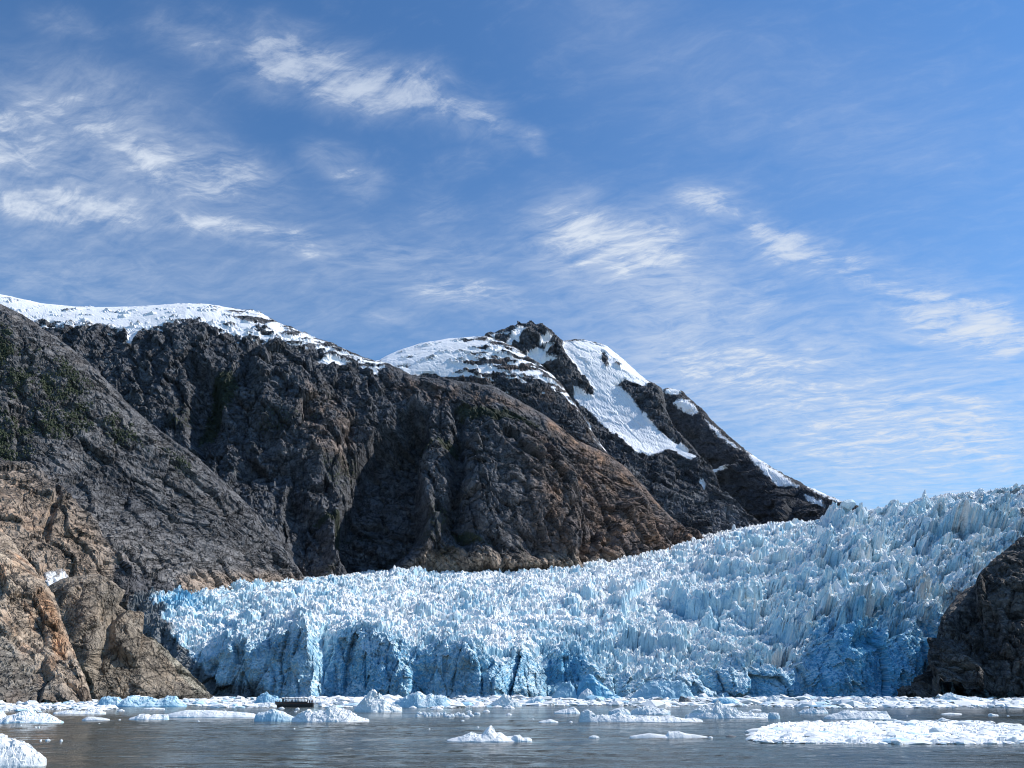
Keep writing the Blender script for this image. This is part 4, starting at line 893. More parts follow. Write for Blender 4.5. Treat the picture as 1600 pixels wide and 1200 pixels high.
BERGS = [
    ('iceberg', 'large white iceberg corner cut off at the bottom left of the picture', 'iceberg', 1196, [(-60, 1166), (-30, 1152), (0, 1149), (12, 1151), (22, 1156), (45, 1163), (56, 1172), (66, 1180), (73, 1185)], -.12, .55, .8),
    ('iceberg', 'pale iceberg with a pointed fin, floating above the bottom left iceberg', 'iceberg', 1130, [(-30, 1108), (0, 1111), (8, 1121), (20, 1117), (35, 1114), (48, 1108), (54, 1115), (68, 1115), (80, 1119), (90, 1124), (99, 1127)], .16, .5, .9),
    ('ice_floe', 'small low white floe alone to the right of the finned iceberg', 'ice floe', 1125.5, [(128, 1124), (138, 1120), (152, 1120.5), (160, 1121.5), (172, 1124)], -.1, .4, .5),
    ('ice_floe', 'flat ragged floe below the tan cliff at the edge of the brash', 'ice floe', 1115.5, [(84, 1113), (105, 1110), (130, 1111), (152, 1108), (166, 1113)], .0, .4, .8),
    ('iceberg', 'bright blue iceberg with three humps under the brown headland', 'iceberg', 1104.5, [(151, 1103), (160, 1090), (166, 1088), (185, 1089.5), (192, 1096), (203, 1087), (210, 1085.5), (218, 1089), (240, 1090), (248, 1095), (262, 1088), (275, 1087.5), (281, 1095), (292, 1101)], .50, .35, .7),
    ('ice_block', 'square cut white ice block beside a long low floe', 'ice block', 1124.5, [(202, 1122), (214, 1119), (219, 1115.5), (232, 1116), (236, 1119), (240, 1116), (262, 1117), (264.5, 1122)], .1, .5, .5),
    ('ice_floe', 'long low floe with a smooth blue grey flank', 'ice floe', 1121, [(252, 1118), (275, 1113), (292, 1109.5), (325, 1109.5), (345, 1110.5), (375, 1112.5), (396, 1114.5), (404, 1119)], .22, .3, .35),
    ('ice_floe', 'thin white strip of ice just below the three humped iceberg', 'ice floe', 1108.5, [(224, 1107.3), (240, 1105.5), (258, 1107)], -.1, .4, .3),
    ('iceberg', 'smooth rounded blue grey iceberg joined to rough white ice left of centre', 'iceberg', 1127, [(398, 1119), (404, 1113), (415, 1112), (425, 1108.5), (438, 1110), (448, 1114), (462, 1121)], .30, .5, .45),
    ('iceberg', 'wide rough white iceberg in front of the tour boat', 'iceberg', 1128, [(456, 1121), (470, 1115), (482, 1108), (490, 1112), (508, 1110), (520, 1104), (535, 1108), (548, 1113), (560, 1118), (578, 1124)], -.08, .5, 1.1),
    ('iceberg', 'slate blue iceberg peak rising behind the boat bow', 'iceberg', 1100, [(397, 1098), (403, 1089), (410, 1085), (416, 1081.5), (424, 1086), (432, 1089), (445, 1094)], .55, .5, .8),
    ('ice_floe', 'white flat topped floe left of the boat stern', 'ice floe', 1105, [(398, 1102), (408, 1098.5), (424, 1098), (433, 1102)], -.05, .5, .8),
    ('iceberg', 'tall crumbly white iceberg heap between the boat and the big blue berg', 'iceberg', 1112, [(553, 1107), (562, 1098), (570, 1090), (576, 1083), (580, 1080.5), (587, 1084), (594, 1084), (601, 1089), (606, 1097), (616, 1100), (629, 1105)], -.05, .55, 1.25),
    ('iceberg', 'big smooth blue iceberg with a pointed crest, centre left', 'iceberg', 1105.5, [(608, 1100), (622, 1093), (637, 1087), (648, 1082), (654, 1079.5), (660, 1083), (666, 1087), (674, 1083.5), (681, 1088), (689, 1085), (697, 1089), (706, 1097), (717, 1103)], .34, .4, .6),
    ('iceberg', 'white iceberg with a sharp pyramid peak alone in open water', 'iceberg', 1158, [(698, 1156), (712, 1152.5), (724, 1149), (735, 1145), (745, 1147.5), (754, 1147), (760, 1139), (765, 1135), (769, 1138), (775, 1145), (784, 1146), (790, 1150), (808, 1151.5), (832, 1156)], -.10, .45, .9),
    ('ice_block', 'small pair of white ice lumps right of the pyramid iceberg', 'ice block', 1157.5, [(797, 1155), (804, 1148), (812, 1148), (818, 1153), (826, 1152), (832, 1155)], -.05, .6, .8),
    ('iceberg', 'small wedge shaped white iceberg with a dark left face', 'iceberg', 1115, [(865, 1113), (876, 1109), (889, 1106.5), (896, 1105), (902, 1108), (907, 1114)], .05, .5, .7),
    ('ice_floe', 'low grey white floe left of the long white iceberg', 'ice floe', 1129, [(841, 1127.5), (852, 1125), (860, 1123.5), (866, 1125.5), (873, 1128)], .12, .5, .6),
    ('iceberg', 'long white iceberg with a raised knob at its left end', 'iceberg', 1128, [(904, 1124), (908, 1114), (918, 1109.5), (924, 1112), (931, 1117), (955, 1118), (966, 1113.5), (976, 1117), (990, 1118), (1010, 1119), (1030, 1120), (1045, 1118), (1070, 1122), (1090, 1122.5), (1099, 1126)], .0, .22, .8),
    ('iceberg', 'greyish tilted slab of ice behind the long white iceberg', 'iceberg', 1117.5, [(950, 1112), (960, 1108), (972, 1105), (980, 1108), (986, 1114)], .18, .5, .6),
    ('iceberg', 'broken white iceberg next to a tilted grey slab, behind the long iceberg', 'iceberg', 1116.5, [(984, 1112), (995, 1106), (1008, 1102.5), (1020, 1104), (1034, 1107), (1048, 1112)], .02, .5, 1.0),
    ('ice_floe', 'tiny flat white floe in the ripples below the long iceberg', 'ice floe', 1152.5, [(919, 1151.5), (926, 1149), (932, 1149.5), (937, 1151.5)], -.1, .5, .6),
    ('ice_floe', 'smooth low yellowish white floe with a step in the middle', 'ice floe', 1152.5, [(983, 1150), (1000, 1147.5), (1015, 1145.5), (1032, 1147.5), (1041, 1148.5), (1044, 1143), (1060, 1142.5), (1072, 1146), (1085, 1147.5), (1106, 1151)], -.12, .16, .3),
    ('iceberg', 'broad pebbly white iceberg mound with a low tail on its right', 'iceberg', 1122.5, [(1070, 1118), (1082, 1112), (1094, 1106), (1106, 1102.5), (1120, 1100.5), (1135, 1103.5), (1148, 1107), (1158, 1112), (1168, 1113.5), (1171, 1110), (1175, 1114), (1195, 1114.5), (1216, 1117)], -.02, .35, 1.35),
    ('ice_block', 'square white ice block at the right end of the pebbly mound', 'ice block', 1123, [(1199, 1120), (1202, 1114), (1212, 1113), (1216, 1115), (1219, 1121)], .1, .7, .7),
    ('ice_floe', 'little white strip behind the tail of the pebbly mound', 'ice floe', 1110.5, [(1172, 1109.5), (1180, 1107.8), (1190, 1109)], -.1, .5, .4),
    ('iceberg', 'jagged cluster of white shards left of the flat cracked iceberg', 'iceberg', 1114.5, [(1247, 1113), (1255, 1109), (1263, 1108), (1268, 1103.5), (1274, 1109), (1280, 1110), (1286, 1104), (1290, 1109), (1294, 1114)], .08, .5, 1.1),
    ('iceberg', 'flat topped white iceberg split by a diagonal crack, behind the brash raft', 'iceberg', 1124, [(1287, 1121), (1294, 1117), (1308, 1114), (1318, 1110), (1340, 1110.5), (1343, 1113), (1346, 1111), (1384, 1112), (1389, 1117), (1391, 1122)], -.02, .45, .6),
    ('ice_floe', 'thin white floe in the dark water on the right', 'ice floe', 1116.3, [(1470, 1115.3), (1484, 1113.5), (1503, 1115)], -.1, .4, .3),
    ('ice_floe', 'small pointed floe near the right edge in dark water', 'ice floe', 1118, [(1543, 1116.5), (1547, 1114.3), (1553, 1116), (1560, 1117)], -.1, .6, .5),
    ('ice_floe', 'white lump of ice touching the back edge of the brash raft', 'ice floe', 1125.5, [(1465, 1124.5), (1472, 1121), (1478, 1123.5), (1486, 1125)], -.05, .6, .8),
    ('iceberg', 'pointed pale blue iceberg in front of the dark cliff', 'iceberg', 1096, [(1460, 1094), (1472, 1088), (1479, 1083.5), (1486, 1081.5), (1494, 1086), (1502, 1087.5), (1510, 1089), (1530, 1090.5), (1552, 1094)], .36, .35, .7),
    ('iceberg', 'smooth deep blue rounded iceberg behind the pebbly mound', 'iceberg', 1101.5, [(1110, 1099), (1116, 1093), (1126, 1090), (1140, 1090.5), (1148, 1093), (1156, 1099)], .72, .4, .25),
    ('iceberg', 'small triangular pale iceberg by the foot of the deep blue ice wall', 'iceberg', 1099, [(1192, 1096), (1202, 1090), (1209, 1086.5), (1216, 1090), (1228, 1096)], .15, .6, .7),
    ('ice_block', 'black dirty ice block at the foot of the striped blue slab, smaller one', 'ice block', 1098, [(1019, 1095), (1023, 1091), (1029, 1092), (1036, 1093), (1041, 1097)], .0, .6, .9, 1.6),
    ('ice_block', 'black dirty ice block at the foot of the striped blue slab, larger one', 'ice block', 1098, [(1060, 1094), (1064, 1086.5), (1068, 1089.5), (1074, 1090), (1081, 1096)], .0, .6, .9, 1.6),
    ('iceberg', 'wide striped blue slab of calved ice lying against the glacier front', 'iceberg', 1092.5, [(984, 1090), (998, 1078), (1006, 1070), (1018, 1066.5), (1040, 1065.5), (1062, 1066), (1072, 1073), (1080, 1084), (1086, 1091)], .42, .35, .8),
    ('iceberg', 'vivid blue pointed shard of ice at the glacier foot', 'iceberg', 1092.5, [(898, 1090), (905, 1068), (914, 1056), (920, 1052), (927, 1054), (936, 1066), (946, 1073), (956, 1082), (975, 1091)], .80, .4, .5),
    ('iceberg', 'grey white boulder of ice leaning on the vivid blue shard', 'iceberg', 1094, [(902, 1092), (908, 1082), (918, 1076), (924, 1079), (930, 1090)], .1, .7, .6),
    ('iceberg', 'blue and white ice block left of the vivid blue shard', 'iceberg', 1092.5, [(862, 1090), (870, 1076), (878, 1069), (890, 1066), (897, 1076), (903, 1090)], .45, .6, .7),
    ('iceberg', 'low pale blue iceberg in the brash left of the vivid shard', 'iceberg', 1101, [(820, 1098), (832, 1091), (842, 1090), (852, 1094), (864, 1099)], .35, .5, .7),
    ('iceberg', 'white lumpy iceberg in the brash right of the big smooth blue iceberg', 'iceberg', 1104, [(764, 1101), (776, 1094), (788, 1085), (796, 1088), (806, 1095), (816, 1101)], .0, .5, 1.1),
    ('iceberg', 'long flat iceberg in the brash under the deep blue ice wall', 'iceberg', 1098.5, [(1330, 1096), (1340, 1091.5), (1352, 1090.5), (1368, 1093), (1395, 1095), (1410, 1097)], .2, .4, .6),
    ('iceberg', 'white iceberg heap right behind the boat', 'iceberg', 1099, [(436, 1096), (448, 1091), (470, 1090), (490, 1091), (508, 1091.5), (511, 1097)], -.05, .4, .8),
]
for k, b_ in enumerate(BERGS):
    nm, lb, ct, base, prof, bl, dp, rg = b_[:8]
    berg(nm, lb, ct, base, prof, bl, dp, rg, dirt_shade=(b_[8] if len(b_) > 8 else -0.25), mat=BERG_NEAR if base > 1140 else BERG, seed=k+1)

# dark thing awash and small bits of ice in the open water
berg('ice_block', 'dark low lump awash in the grey water between two floes', 'ice block', 1151, [(1133, 1150), (1140, 1148.3), (1145, 1149.3), (1151, 1150)], 0, .5, .6, dirt_shade=1.7, seed=71)
BITS = [(33, 1133.5, 3), (56, 1136, 2.5), (61, 1136, 2.5), (64, 1156.5, 3), (75, 1156.5, 8), (96, 1156.5, 4), (155, 1131, 3.5), (187, 1125, 4), (189, 1111, 12), (460, 1138.5, 3), (310, 1127, 4), (671, 1139, 3), (723, 1126.5, 6), (747, 1136, 4), (833, 1124, 4),
        (892, 1128.5, 7), (932, 1128.5, 5), (733, 1112.5, 10), (760, 1112, 12), (795, 1117, 10), (465, 1108, 8), (440, 1107, 10), (462, 1112, 5), (795, 1107, 20), (1110, 1152.5, 8), (1345, 1160.5, 4), (1445, 1161, 5), (1452, 1160.5, 4), (1575, 1118.5, 4), (1417, 1119, 3), (585, 1112, 9), (645, 1106.5, 14), (682, 1108.5, 22)]
HANDLE = ['bottom left iceberg', 'finned iceberg', 'small lone floe', 'ragged floe', 'three humped blue iceberg', 'square ice block', 'long low floe', 'thin white strip', 'rounded blue grey iceberg', 'wide rough iceberg', 'slate blue peak', 'flat topped floe',
          'crumbly iceberg heap', 'big smooth blue iceberg', 'pyramid iceberg', 'pair of ice lumps', 'wedge shaped iceberg', 'grey white floe', 'long white iceberg', 'tilted grey slab', 'broken iceberg', 'tiny flat floe', 'yellowish white floe', 'pebbly mound', 'square block by the mound',
          'strip behind the mound', 'cluster of shards', 'flat cracked iceberg', 'thin floe', 'pointed floe', 'lump behind the raft']
NTH = ['nearest', 'second nearest', 'third nearest', 'fourth nearest', 'fifth nearest', 'sixth nearest', 'seventh nearest']
seen_ = {}; order_ = []
for k, (x, y, wd) in enumerate(BITS):
    q = [math.hypot(x-np.clip(x, b_[4][0][0], b_[4][-1][0]), 2.5*(y-b_[3])) for b_ in BERGS[:31]]
    n_ = int(np.argmin(q)); order_.append((q[n_], k, n_))
rank_ = {}
for dq, k, n_ in sorted(order_):
    seen_[n_] = seen_.get(n_, -1)+1; rank_[k] = (seen_[n_], n_)
for k, (x, y, wd) in enumerate(BITS):
    r_, n_ = rank_[k]
    berg('ice_fragment', '%s white ice fragment, %s to the %s' % ('tiny' if wd < 6 else 'small flat', NTH[r_], HANDLE[n_]), 'ice fragment', y, [(x-wd/2, y-.4), (x-wd*.2, y-.4-wd*.16), (x+wd*.1, y-.4-wd*.24), (x+wd/2, y-.3)], -.1, .7, .6, group='tiny ice fragments on the water', seed=100+k)
ORD = ['first', 'second', 'third', 'fourth', 'fifth', 'sixth', 'seventh', 'eighth', 'ninth', 'tenth', 'eleventh', 'twelfth', 'thirteenth', 'fourteenth', 'fifteenth', 'sixteenth', 'seventeenth', 'eighteenth', 'nineteenth', 'twentieth', 'twenty first', 'twenty second']
rc = random.Random(8)
for k in range(22):                                    # the row of round lumps in the middle of the water
    x = 653+k*4.5+rc.uniform(-1.5, 1.5); y = 1118.5+rc.uniform(-2.6, 1.4) - 1.5*math.sin(k); wd = rc.uniform(6, 11); t_ = rc.uniform(3.0, 5.2)
    berg('ice_lump', 'round white ice lump, %s from the left in the loose row in open water' % ORD[k], 'ice lump', y, [(x-wd/2, y-1), (x-wd*.3, y-t_*.8), (x, y-t_), (x+wd*.3, y-t_*.75), (x+wd/2, y-1)], -.02, .8, 1.0, group='loose row of ice lumps', seed=140+k)

def chunks(name, spots, base, mat, seed, label, cat):
    """many small angular pieces of ice in one object"""
    v, f = base; n = len(spots); A = np.array(spots)               # x, y, rx, ry, rz
    rng = np.random.default_rng(seed)
    w = np.tile(v[None], (n, 1, 1)); off = rng.uniform(0, 500, (n, 1, 3))
    q = (w*1.1+off).reshape(-1, 3)
    w = w*(1+0.55*np.stack([vnoise(q+31*k, seed+k) for k in range(3)], -1).reshape(n, len(v), 3))
    th = rng.uniform(0, 6.28, n); c, s_ = np.cos(th)[:, None], np.sin(th)[:, None]
    x, y = w[..., 0]*c-w[..., 1]*s_, w[..., 0]*s_+w[..., 1]*c
    tl = rng.uniform(-.35, .35, (n, 2))
    z = w[..., 2]+tl[:, :1]*x+tl[:, 1:]*y
    V = np.stack([x*A[:, 2:3]+A[:, 0:1], y*A[:, 3:4]+A[:, 1:2], z*A[:, 4:5]+A[:, 4:5]*0.35], -1).reshape(-1, 3)
    Fc = (f[None]+(np.arange(n)*len(v))[:, None, None]).reshape(-1, 3)
    bl = np.repeat(np.where(rng.uniform(0, 1, n) < 0.10, rng.uniform(.25, .7, n), rng.uniform(-.25, .12, n)), len(v))
    o = mesh_obj(name, V, Fc, mat, attrs={'blue': bl, 'dirt_shade': np.full(len(V), -0.3)})
    tag(o, label, cat, kind='stuff')
    return o

def brash_band():
    rng = np.random.default_rng(4); ex = [-250, 0, 60, 100, 160, 200, 290, 340, 430, 500, 570, 620, 700, 740, 800, 830, 880, 950, 1000, 1050, 1060, 1120, 1200, 1290, 1390, 1400, 1450, 1600, 1850]
    ey = [1112, 1111, 1112, 1109, 1111, 1103, 1101.5, 1106, 1105, 1107, 1104, 1104, 1107, 1105, 1104, 1102.5, 1103, 1102, 1107, 1105, 1102.5, 1103.5, 1104.5, 1106.5, 1108, 1106.5, 1106, 1106, 1106]
    N_ = 9000; x = rng.uniform(-250, 1850, N_); e = np.interp(x, ex, ey); y = 1089.5+(e-1089.5)*rng.uniform(0, 1, N_)**0.75
    patchy = vnoise(np.stack([x/40, y/4.0, 0*x], -1), 6)
    keep = ~((x > 424) & (x < 500) & (y > 1098)) & (patchy > -0.42+0.35*((y-1089.5)/(e-1089.5)-.6)) & (y < e)
    x, y = x[keep], y[keep]; d = dist_of(y)
    P = to_world(x, y, d); r = 0.55*np.exp(rng.normal(0, .55, len(x)))*(0.7+d/500)
    r = np.minimum(r, 5.0)
    S = np.stack([P[:, 0], d, r*rng.uniform(.9, 2.2, len(x)), r*rng.uniform(.8, 1.4, len(x)), r*rng.uniform(.25, .75, len(x))], -1)
    chunks('brash_ice', S, ICO0, BERG, 31, 'wide band of broken white brash ice along the glacier front', 'brash ice')

def brash_raft():
    rng = np.random.default_rng(9)
    tx = [1172, 1180, 1192, 1215, 1260, 1275, 1310, 1400, 1500, 1545, 1600, 1900]; ty = [1152, 1142, 1134, 1128, 1126.5, 1130, 1128, 1126, 1125, 1128, 1133, 1142]
    bx = [1172, 1190, 1240, 1400, 1600, 1900]; by = [1154, 1159, 1160.5, 1161, 1161, 1158]
    N_ = 2200; x = rng.uniform(1172, 1740, N_); t0 = np.interp(x, tx, ty); b0 = np.interp(x, bx, by); y = t0+(b0-t0)*rng.uniform(0.02, 1, N_)
    d = dist_of(y); P = to_world(x, y, d); r = 0.30*np.exp(rng.normal(0, .55, N_)); r = np.minimum(r, 1.1)
    S = np.stack([P[:, 0], d, r*rng.uniform(1.0, 2.4, N_), r*rng.uniform(.8, 1.5, N_), r*rng.uniform(.28, .6, N_)], -1)
    chunks('brash_ice', S, ICO1, BERG_NEAR, 41, 'dense raft of small white ice pieces at the lower right', 'brash ice')
brash_band(); brash_raft()

def raft_slush():
    """the lumpy slush that holds the raft together"""
    tx = [1176, 1192, 1215, 1260, 1400, 1500, 1545, 1600, 1790]; ty = [1151, 1137, 1131, 1130, 1129, 1128, 1131, 1136, 1141]
    bx = [1176, 1190, 1240, 1400, 1600, 1790]; by = [1153, 1158, 1159.5, 1160, 1160, 1158]
    nu, nv = 420, 90; u = np.linspace(1176, 1790, nu); v = np.linspace(0, 1, nv)[:, None]
    py = np.interp(u, tx, ty)[None]*(1-v)+np.interp(u, bx, by)[None]*v; px = np.tile(u, (nv, 1)); d = dist_of(py)
    P = to_world(px.ravel(), py.ravel(), d.ravel()); P[:, 2] = 0
    f1, e1, q1, t1 = cells(P/np.array([2.2, 1.4, 1]), 501); f1, e2, q2, t2 = cells(P/0.6, 502)
    z = 0.02+0.42*q1**2+0.25*t1-0.3*np.exp(-e1/.10)+0.16*q2+0.12*t2+0.25*fbm(P/5, 3, 503)
    ed = np.minimum(np.minimum(v*nv, (1-v)*nv), np.minimum(np.arange(nu), nu-1-np.arange(nu))[None]).ravel()
    P[:, 2] = np.where(ed < 0.5, -0.3, z)
    P[:, 1] -= 0.3*z*(ed > 0.5)
    o = mesh_obj('slush_ice', P, grid_faces(nu, nv)[:, ::-1], BERG_NEAR, attrs={'blue': -.1+0.35*sstep(.12, .0, e1), 'dirt_shade': np.full(len(P), -.2)})
    tag(o, 'packed white slush holding the ice raft together at the lower right', 'slush', kind='stuff')
raft_slush()


# ------------------------------------------------------------------ scrub on the slope
def scrub():
    pt, d, g = SLOPE; rng = np.random.default_rng(3)
    V = pt.flat+pt.smooth_normals()*d[:, None]
    m, N, b = new_mat('scrub_leaves')
    pos = N.n('ShaderNodeNewGeometry').outputs['Position']
    N.set(b.inputs['Base Color'], N.mix(N.ramp(N.noise(pos, 0.15, 4, 0.6), .35, .65), (0.022, 0.032, 0.016, 1), (0.055, 0.070, 0.034, 1))); b.inputs['Roughness'].default_value = 0.9
    cand = np.where((g > 0.20) & (pt.row > 1.0) & (pt.px > -60))[0]; crest = np.where((pt.row > 0.995) & (pt.row < 1.05) & (pt.px > -40) & (pt.px < 330))[0]
    pick = np.concatenate([rng.choice(cand, 4000, p=(g[cand]-0.15)**1.3/np.sum((g[cand]-0.15)**1.3)), rng.choice(crest, 110)]); n = len(pick)
    v, f = ICO0; w = np.tile(v[None], (n, 1, 1)); w = w*(1+0.6*np.stack([vnoise((w*1.3+rng.uniform(0, 300, (n, 1, 3))).reshape(-1, 3), 600+k) for k in range(3)], -1).reshape(n, 12, 3))
    r = rng.uniform(0.7, 2.0, n); h = r*rng.uniform(.8, 1.9, n)
    w[..., :2] *= (1-0.35*np.clip(w[..., 2:3], -1, 1))
    P = w*np.stack([r, r, h], -1)[:, None]+V[pick][:, None]+np.stack([0*r, 0*r, h*.5], -1)[:, None]
    o = mesh_obj('scrub', P.reshape(-1, 3), (f[None]+(np.arange(n)*12)[:, None, None]).reshape(-1, 3), m)
    tag(o, 'dark green scrub and small trees scattered over the steep slope', 'scrub', kind='stuff')
scrub()


# ------------------------------------------------------------------ tour boat and the people on it
def flat_mat(name, col, rough=0.5, metal=0.0):
    m, N, b = new_mat(name)
    pos = N.n('ShaderNodeTexCoord').outputs['Object']
    n1 = N.noise(pos, 2.5, 4, 0.6)
    c = N.mix(N.ramp(n1, .3, .75), (*[v*0.78 for v in col], 1), (*col, 1))
    N.set(b.inputs['Base Color'], c); b.inputs['Roughness'].default_value = rough; b.inputs['Metallic'].default_value = metal
    return m

def box_vf(x0, x1, y0, y1, z0, z1):
    v = [(x, y, z) for x in (x0, x1) for y in (y0, y1) for z in (z0, z1)]
    f = [(0, 1, 3, 2), (4, 6, 7, 5), (0, 4, 5, 1), (2, 3, 7, 6), (0, 2, 6, 4), (1, 5, 7, 3)]
    return v, f

def box(name, mat, parent, *b):
    v, f = box_vf(*b); return mesh_obj(name, np.array(v, float), np.array(f), mat, parent=parent)

def boat():
    Y = dist_of(1104.3); P = to_world(np.array([432.0, 489.0]), np.array([1104.0, 1104.0]), Y)
    Lb = P[1, 0]-P[0, 0]
    root = bpy.data.objects.new('tour_boat', None); COL.objects.link(root); root.location = (P[0, 0], Y, 0); root.rotation_euler.z = math.radians(4)
    tag(root, 'low dark grey open sided tour boat among the floes before the glacier', 'boat')
    hull = flat_mat('boat_hull_paint', (0.050, 0.052, 0.055), .45); trim = flat_mat('boat_red_trim', (0.16, 0.045, 0.03), .5); dark = flat_mat('boat_dark_metal', (0.035, 0.036, 0.04), .4, .3); deckm = flat_mat('boat_deck', (0.12, 0.12, 0.12), .7)
    st = np.linspace(0, 1, 13); ring = []
    for t in st:                                       # t = 0 bow (left), 1 stern
        hw = 2.3*min(1, (t/0.28+0.02)**0.6) if t < 0.28 else 2.3
        top = 1.75+0.55*(1-min(t/0.35, 1))**1.5; rake = -0.9*(1-t)**6
        x = t*Lb
        ring.append([(x+rake*1.0, -hw, top), (x+rake*0.6, -hw*0.93, 0.9), (x, -hw*0.72, -0.4), (x, hw*0.72, -0.4), (x+rake*0.6, hw*0.93, 0.9), (x+rake, hw, top)])
    V = np.array(ring).reshape(-1, 3); F = []
    for i in range(12):
        for k in range(5): F.append((i*6+k, (i+1)*6+k, (i+1)*6+k+1, i*6+k+1))
        F.append((i*6+5, (i+1)*6+5, (i+1)*6, i*6))
    F.append((72, 73, 76, 77)); F.append((73, 74, 75, 76))
    mesh_obj('hull', V, np.array(F), hull, parent=root)
    for sgn in (-1, 1):                                # rub rail just under the gunwale
        rv = []
        for r in ring:
            a = np.array(r[0] if sgn < 0 else r[5]); rv += [a+(0, sgn*.06, -.06), a+(0, sgn*.06, -.30), a+(0, -sgn*.02, -.30), a+(0, -sgn*.02, -.06)]
        rf = [(i*4+k, (i+1)*4+k, (i+1)*4+(k+1) % 4, i*4+(k+1) % 4) for i in range(12) for k in range(4)]
        mesh_obj('rub_rail', np.array(rv), np.array(rf), trim, parent=root)
    box('deck', deckm, root, 1.2, Lb-.05, -2.1, 2.1, 1.20, 1.26)
    x0, x1 = Lb*0.16, Lb*0.80
    for y in (-2.0, 1.92): box('side_wall', dark, root, x0, x1, y, y+.08, 1.26, 2.25)
    box('front_wall', dark, root, x0-.08, x0, -2.0, 2.0, 1.26, 3.45)
    rf = box('roof', dark, root, x0-.7, x1+.5, -2.15, 2.15, 3.45, 3.62)
    n = 9
    for i in range(n):
        x = x0+(x1-x0)*i/(n-1)
        for y in (-1.99, 1.89): box('post', dark, root, x-.09, x+.09, y, y+.1, 2.25, 3.45)
    gl, Ng, bg_ = new_mat('boat_window_glass'); bg_.inputs['Base Color'].default_value = (0.8, 0.86, 0.88, 1); bg_.inputs['Roughness'].default_value = .03; bg_.inputs['Transmission Weight'].default_value = 1.0; bg_.inputs['IOR'].default_value = 1.02
    for i in range(n-1):
        xa = x0+(x1-x0)*i/(n-1)+.1; xb = x0+(x1-x0)*(i+1)/(n-1)-.1
        box('window', gl, root, xa, xb, -1.955, -1.935, 2.27, 3.43)
    for i in range(4): box('bench', deckm, root, x0+1.2+i*2.4, x0+1.7+i*2.4, -1.4, 1.4, 1.26, 1.75)
    box('mast', dark, rf, x0+1.0, x0+1.12, -.06, .06, 3.62, 5.3); box('antenna', dark, rf, x0+2.2, x0+2.25, .5, .55, 3.62, 5.8); box('radar_bar', dark, rf, x0+.4, x0+1.7, -.1, .1, 4.5, 4.65)
    for x in np.linspace(x1+.9, Lb-.15, 4): box('rail_post', dark, root, x-.03, x+.03, -2.12, -2.06, 1.7, 2.45)
    box('hand_rail', dark, root, x1+.8, Lb-.1, -2.13, -2.05, 2.42, 2.49)
    return root, Lb, x0, x1

BOAT, BL, BX0, BX1 = boat()

def person_mesh(pose):
    """one continuous skinned figure, 1.74 m, standing on z = 0, facing -Y"""
    a = pose
    pts = {'pel': (0, 0, .92, .15, .11), 'wai': (0, 0, 1.06, .14, .10), 'che': (0, .01, 1.28, .17, .115), 'nec': (0, 0, 1.46, .065, .065), 'jaw': (0, -.01, 1.55, .075, .085), 'hea': (0, -.01, 1.66, .085, .10),
           'hl': (-.10, 0, .86, .10, .10), 'kl': (-.12, -.02, .48, .068, .07), 'al': (-.12, .02, .09, .048, .05), 'tl': (-.13, -.14, .04, .045, .035),
           'hr': (.10, 0, .86, .10, .10), 'kr': (.12, -.02, .48, .068, .07), 'ar': (.12, .02, .09, .048, .05), 'tr': (.13, -.14, .04, .045, .035),
           'sl': (-.19, 0, 1.40, .075, .075), 'el': (-.26, .03, 1.13, .055, .055), 'wl': (-.25, -.10, .90, .04, .04), 'fl': (-.24, -.14, .80, .035, .022),
           'sr': (.19, 0, 1.40, .075, .075), 'er': (.26, .03, 1.13, .055, .055), 'wr': (.25, -.10, .90, .04, .04), 'fr': (.24, -.14, .80, .035, .022)}
    if a == 1:                                         # right arm raised with a camera
        pts.update({'er': (.30, -.16, 1.25, .055, .055), 'wr': (.12, -.30, 1.52, .04, .04), 'fr': (.07, -.34, 1.58, .035, .03)})
    names = list(pts); ix = {k: i for i, k in enumerate(names)}
    ed = ['pel wai', 'wai che', 'che nec', 'nec jaw', 'jaw hea', 'pel hl', 'hl kl', 'kl al', 'al tl', 'pel hr', 'hr kr', 'kr ar', 'ar tr', 'che sl', 'sl el', 'el wl', 'wl fl', 'che sr', 'sr er', 'er wr', 'wr fr']
    me = bpy.data.meshes.new('person'); me.from_pydata([pts[k][:3] for k in names], [tuple(ix[q] for q in e.split()) for e in ed], [])
    o = bpy.data.objects.new('person_tmp', me); COL.objects.link(o)
    sk = o.modifiers.new('skin', 'SKIN'); sk.use_smooth_shade = True; o.modifiers.new('sub', 'SUBSURF').levels = 1
    for i, k in enumerate(names):
        me.skin_vertices[0].data[i].radius = pts[k][3:]; me.skin_vertices[0].data[i].use_root = (k == 'pel')
    dg = bpy.context.evaluated_depsgraph_get(); r = bpy.data.meshes.new_from_object(o.evaluated_get(dg)); bpy.data.objects.remove(o)
    return r

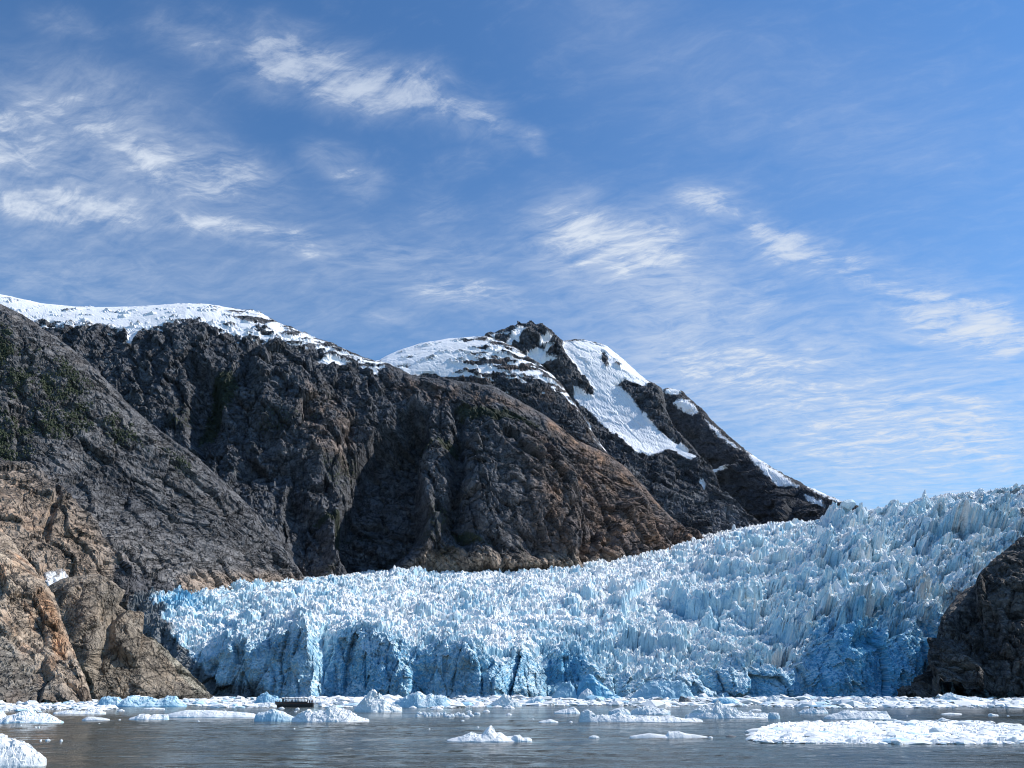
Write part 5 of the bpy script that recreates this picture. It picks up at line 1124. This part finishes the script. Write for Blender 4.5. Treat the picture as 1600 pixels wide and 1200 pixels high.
def person_mat(name, jacket, trousers, hair):
    m, N, b = new_mat(name); z = N.n('ShaderNodeSeparateXYZ', inp={0: N.n('ShaderNodeTexCoord').outputs['Object']}).outputs
    c = N.mix(N.ramp(z[2], .88, .92), (*trousers, 1), (*jacket, 1)); c = N.mix(N.ramp(z[2], 1.475, 1.49), c, (0.42, 0.26, 0.19, 1))
    hm = N.m('MAXIMUM', N.ramp(z[2], 1.68, 1.70), N.m('MULTIPLY', N.ramp(z[2], 1.52, 1.54), N.ramp(z[1], 0.0, 0.02))); c = N.mix(hm, c, (*hair, 1))
    N.set(b.inputs['Base Color'], c); b.inputs['Roughness'].default_value = .8
    return m

def people():
    ms = [person_mesh(0), person_mesh(1)]; rnd = random.Random(2)
    jk = [((.02, .022, .03), 'black'), ((.025, .04, .09), 'navy'), ((.05, .05, .055), 'dark grey'), ((.11, .02, .02), 'dark red'), ((.03, .05, .035), 'dark green')]
    spots = [(BX1+.7, -1.5, 'at the stern rail of the boat, first from the roof'), (BX1+1.3, -.4, 'at the boat stern, second from the roof'), (BX1+1.75, -1.6, 'at the stern rail of the boat, third from the roof'), (BX1+2.3, .3, 'at the boat stern, fourth from the roof'), (BL-.45, -1.4, 'at the very end of the boat stern'),
             (BX0+1.5, -1.2, 'under the boat roof near the mast'), (BX0+4.2, -1.3, 'under the middle of the boat roof'), (BX0+6.8, -1.2, 'under the boat roof towards the stern'), (BX0-1.3, -.5, 'on the open bow deck of the boat')]
    for k, (x, y, where) in enumerate(spots):
        (jc, jn) = jk[(k*2) % 5]; o = bpy.data.objects.new('person', ms[k % 2].copy()); COL.objects.link(o)
        o.data.materials.clear(); o.data.materials.append(person_mat('clothes', jc, (.02, .022, .028), (.03, .022, .015)))
        c, s_ = math.cos(BOAT.rotation_euler.z), math.sin(BOAT.rotation_euler.z)
        o.location = (BOAT.location.x+x*c-y*s_, BOAT.location.y+x*s_+y*c, 1.26); o.rotation_euler.z = rnd.uniform(-.8, .8)+(math.pi if k % 3 == 1 else 0)
        tag(o, 'person in %s jacket %s' % (jn, where), 'person', 'people on the tour boat')
people()
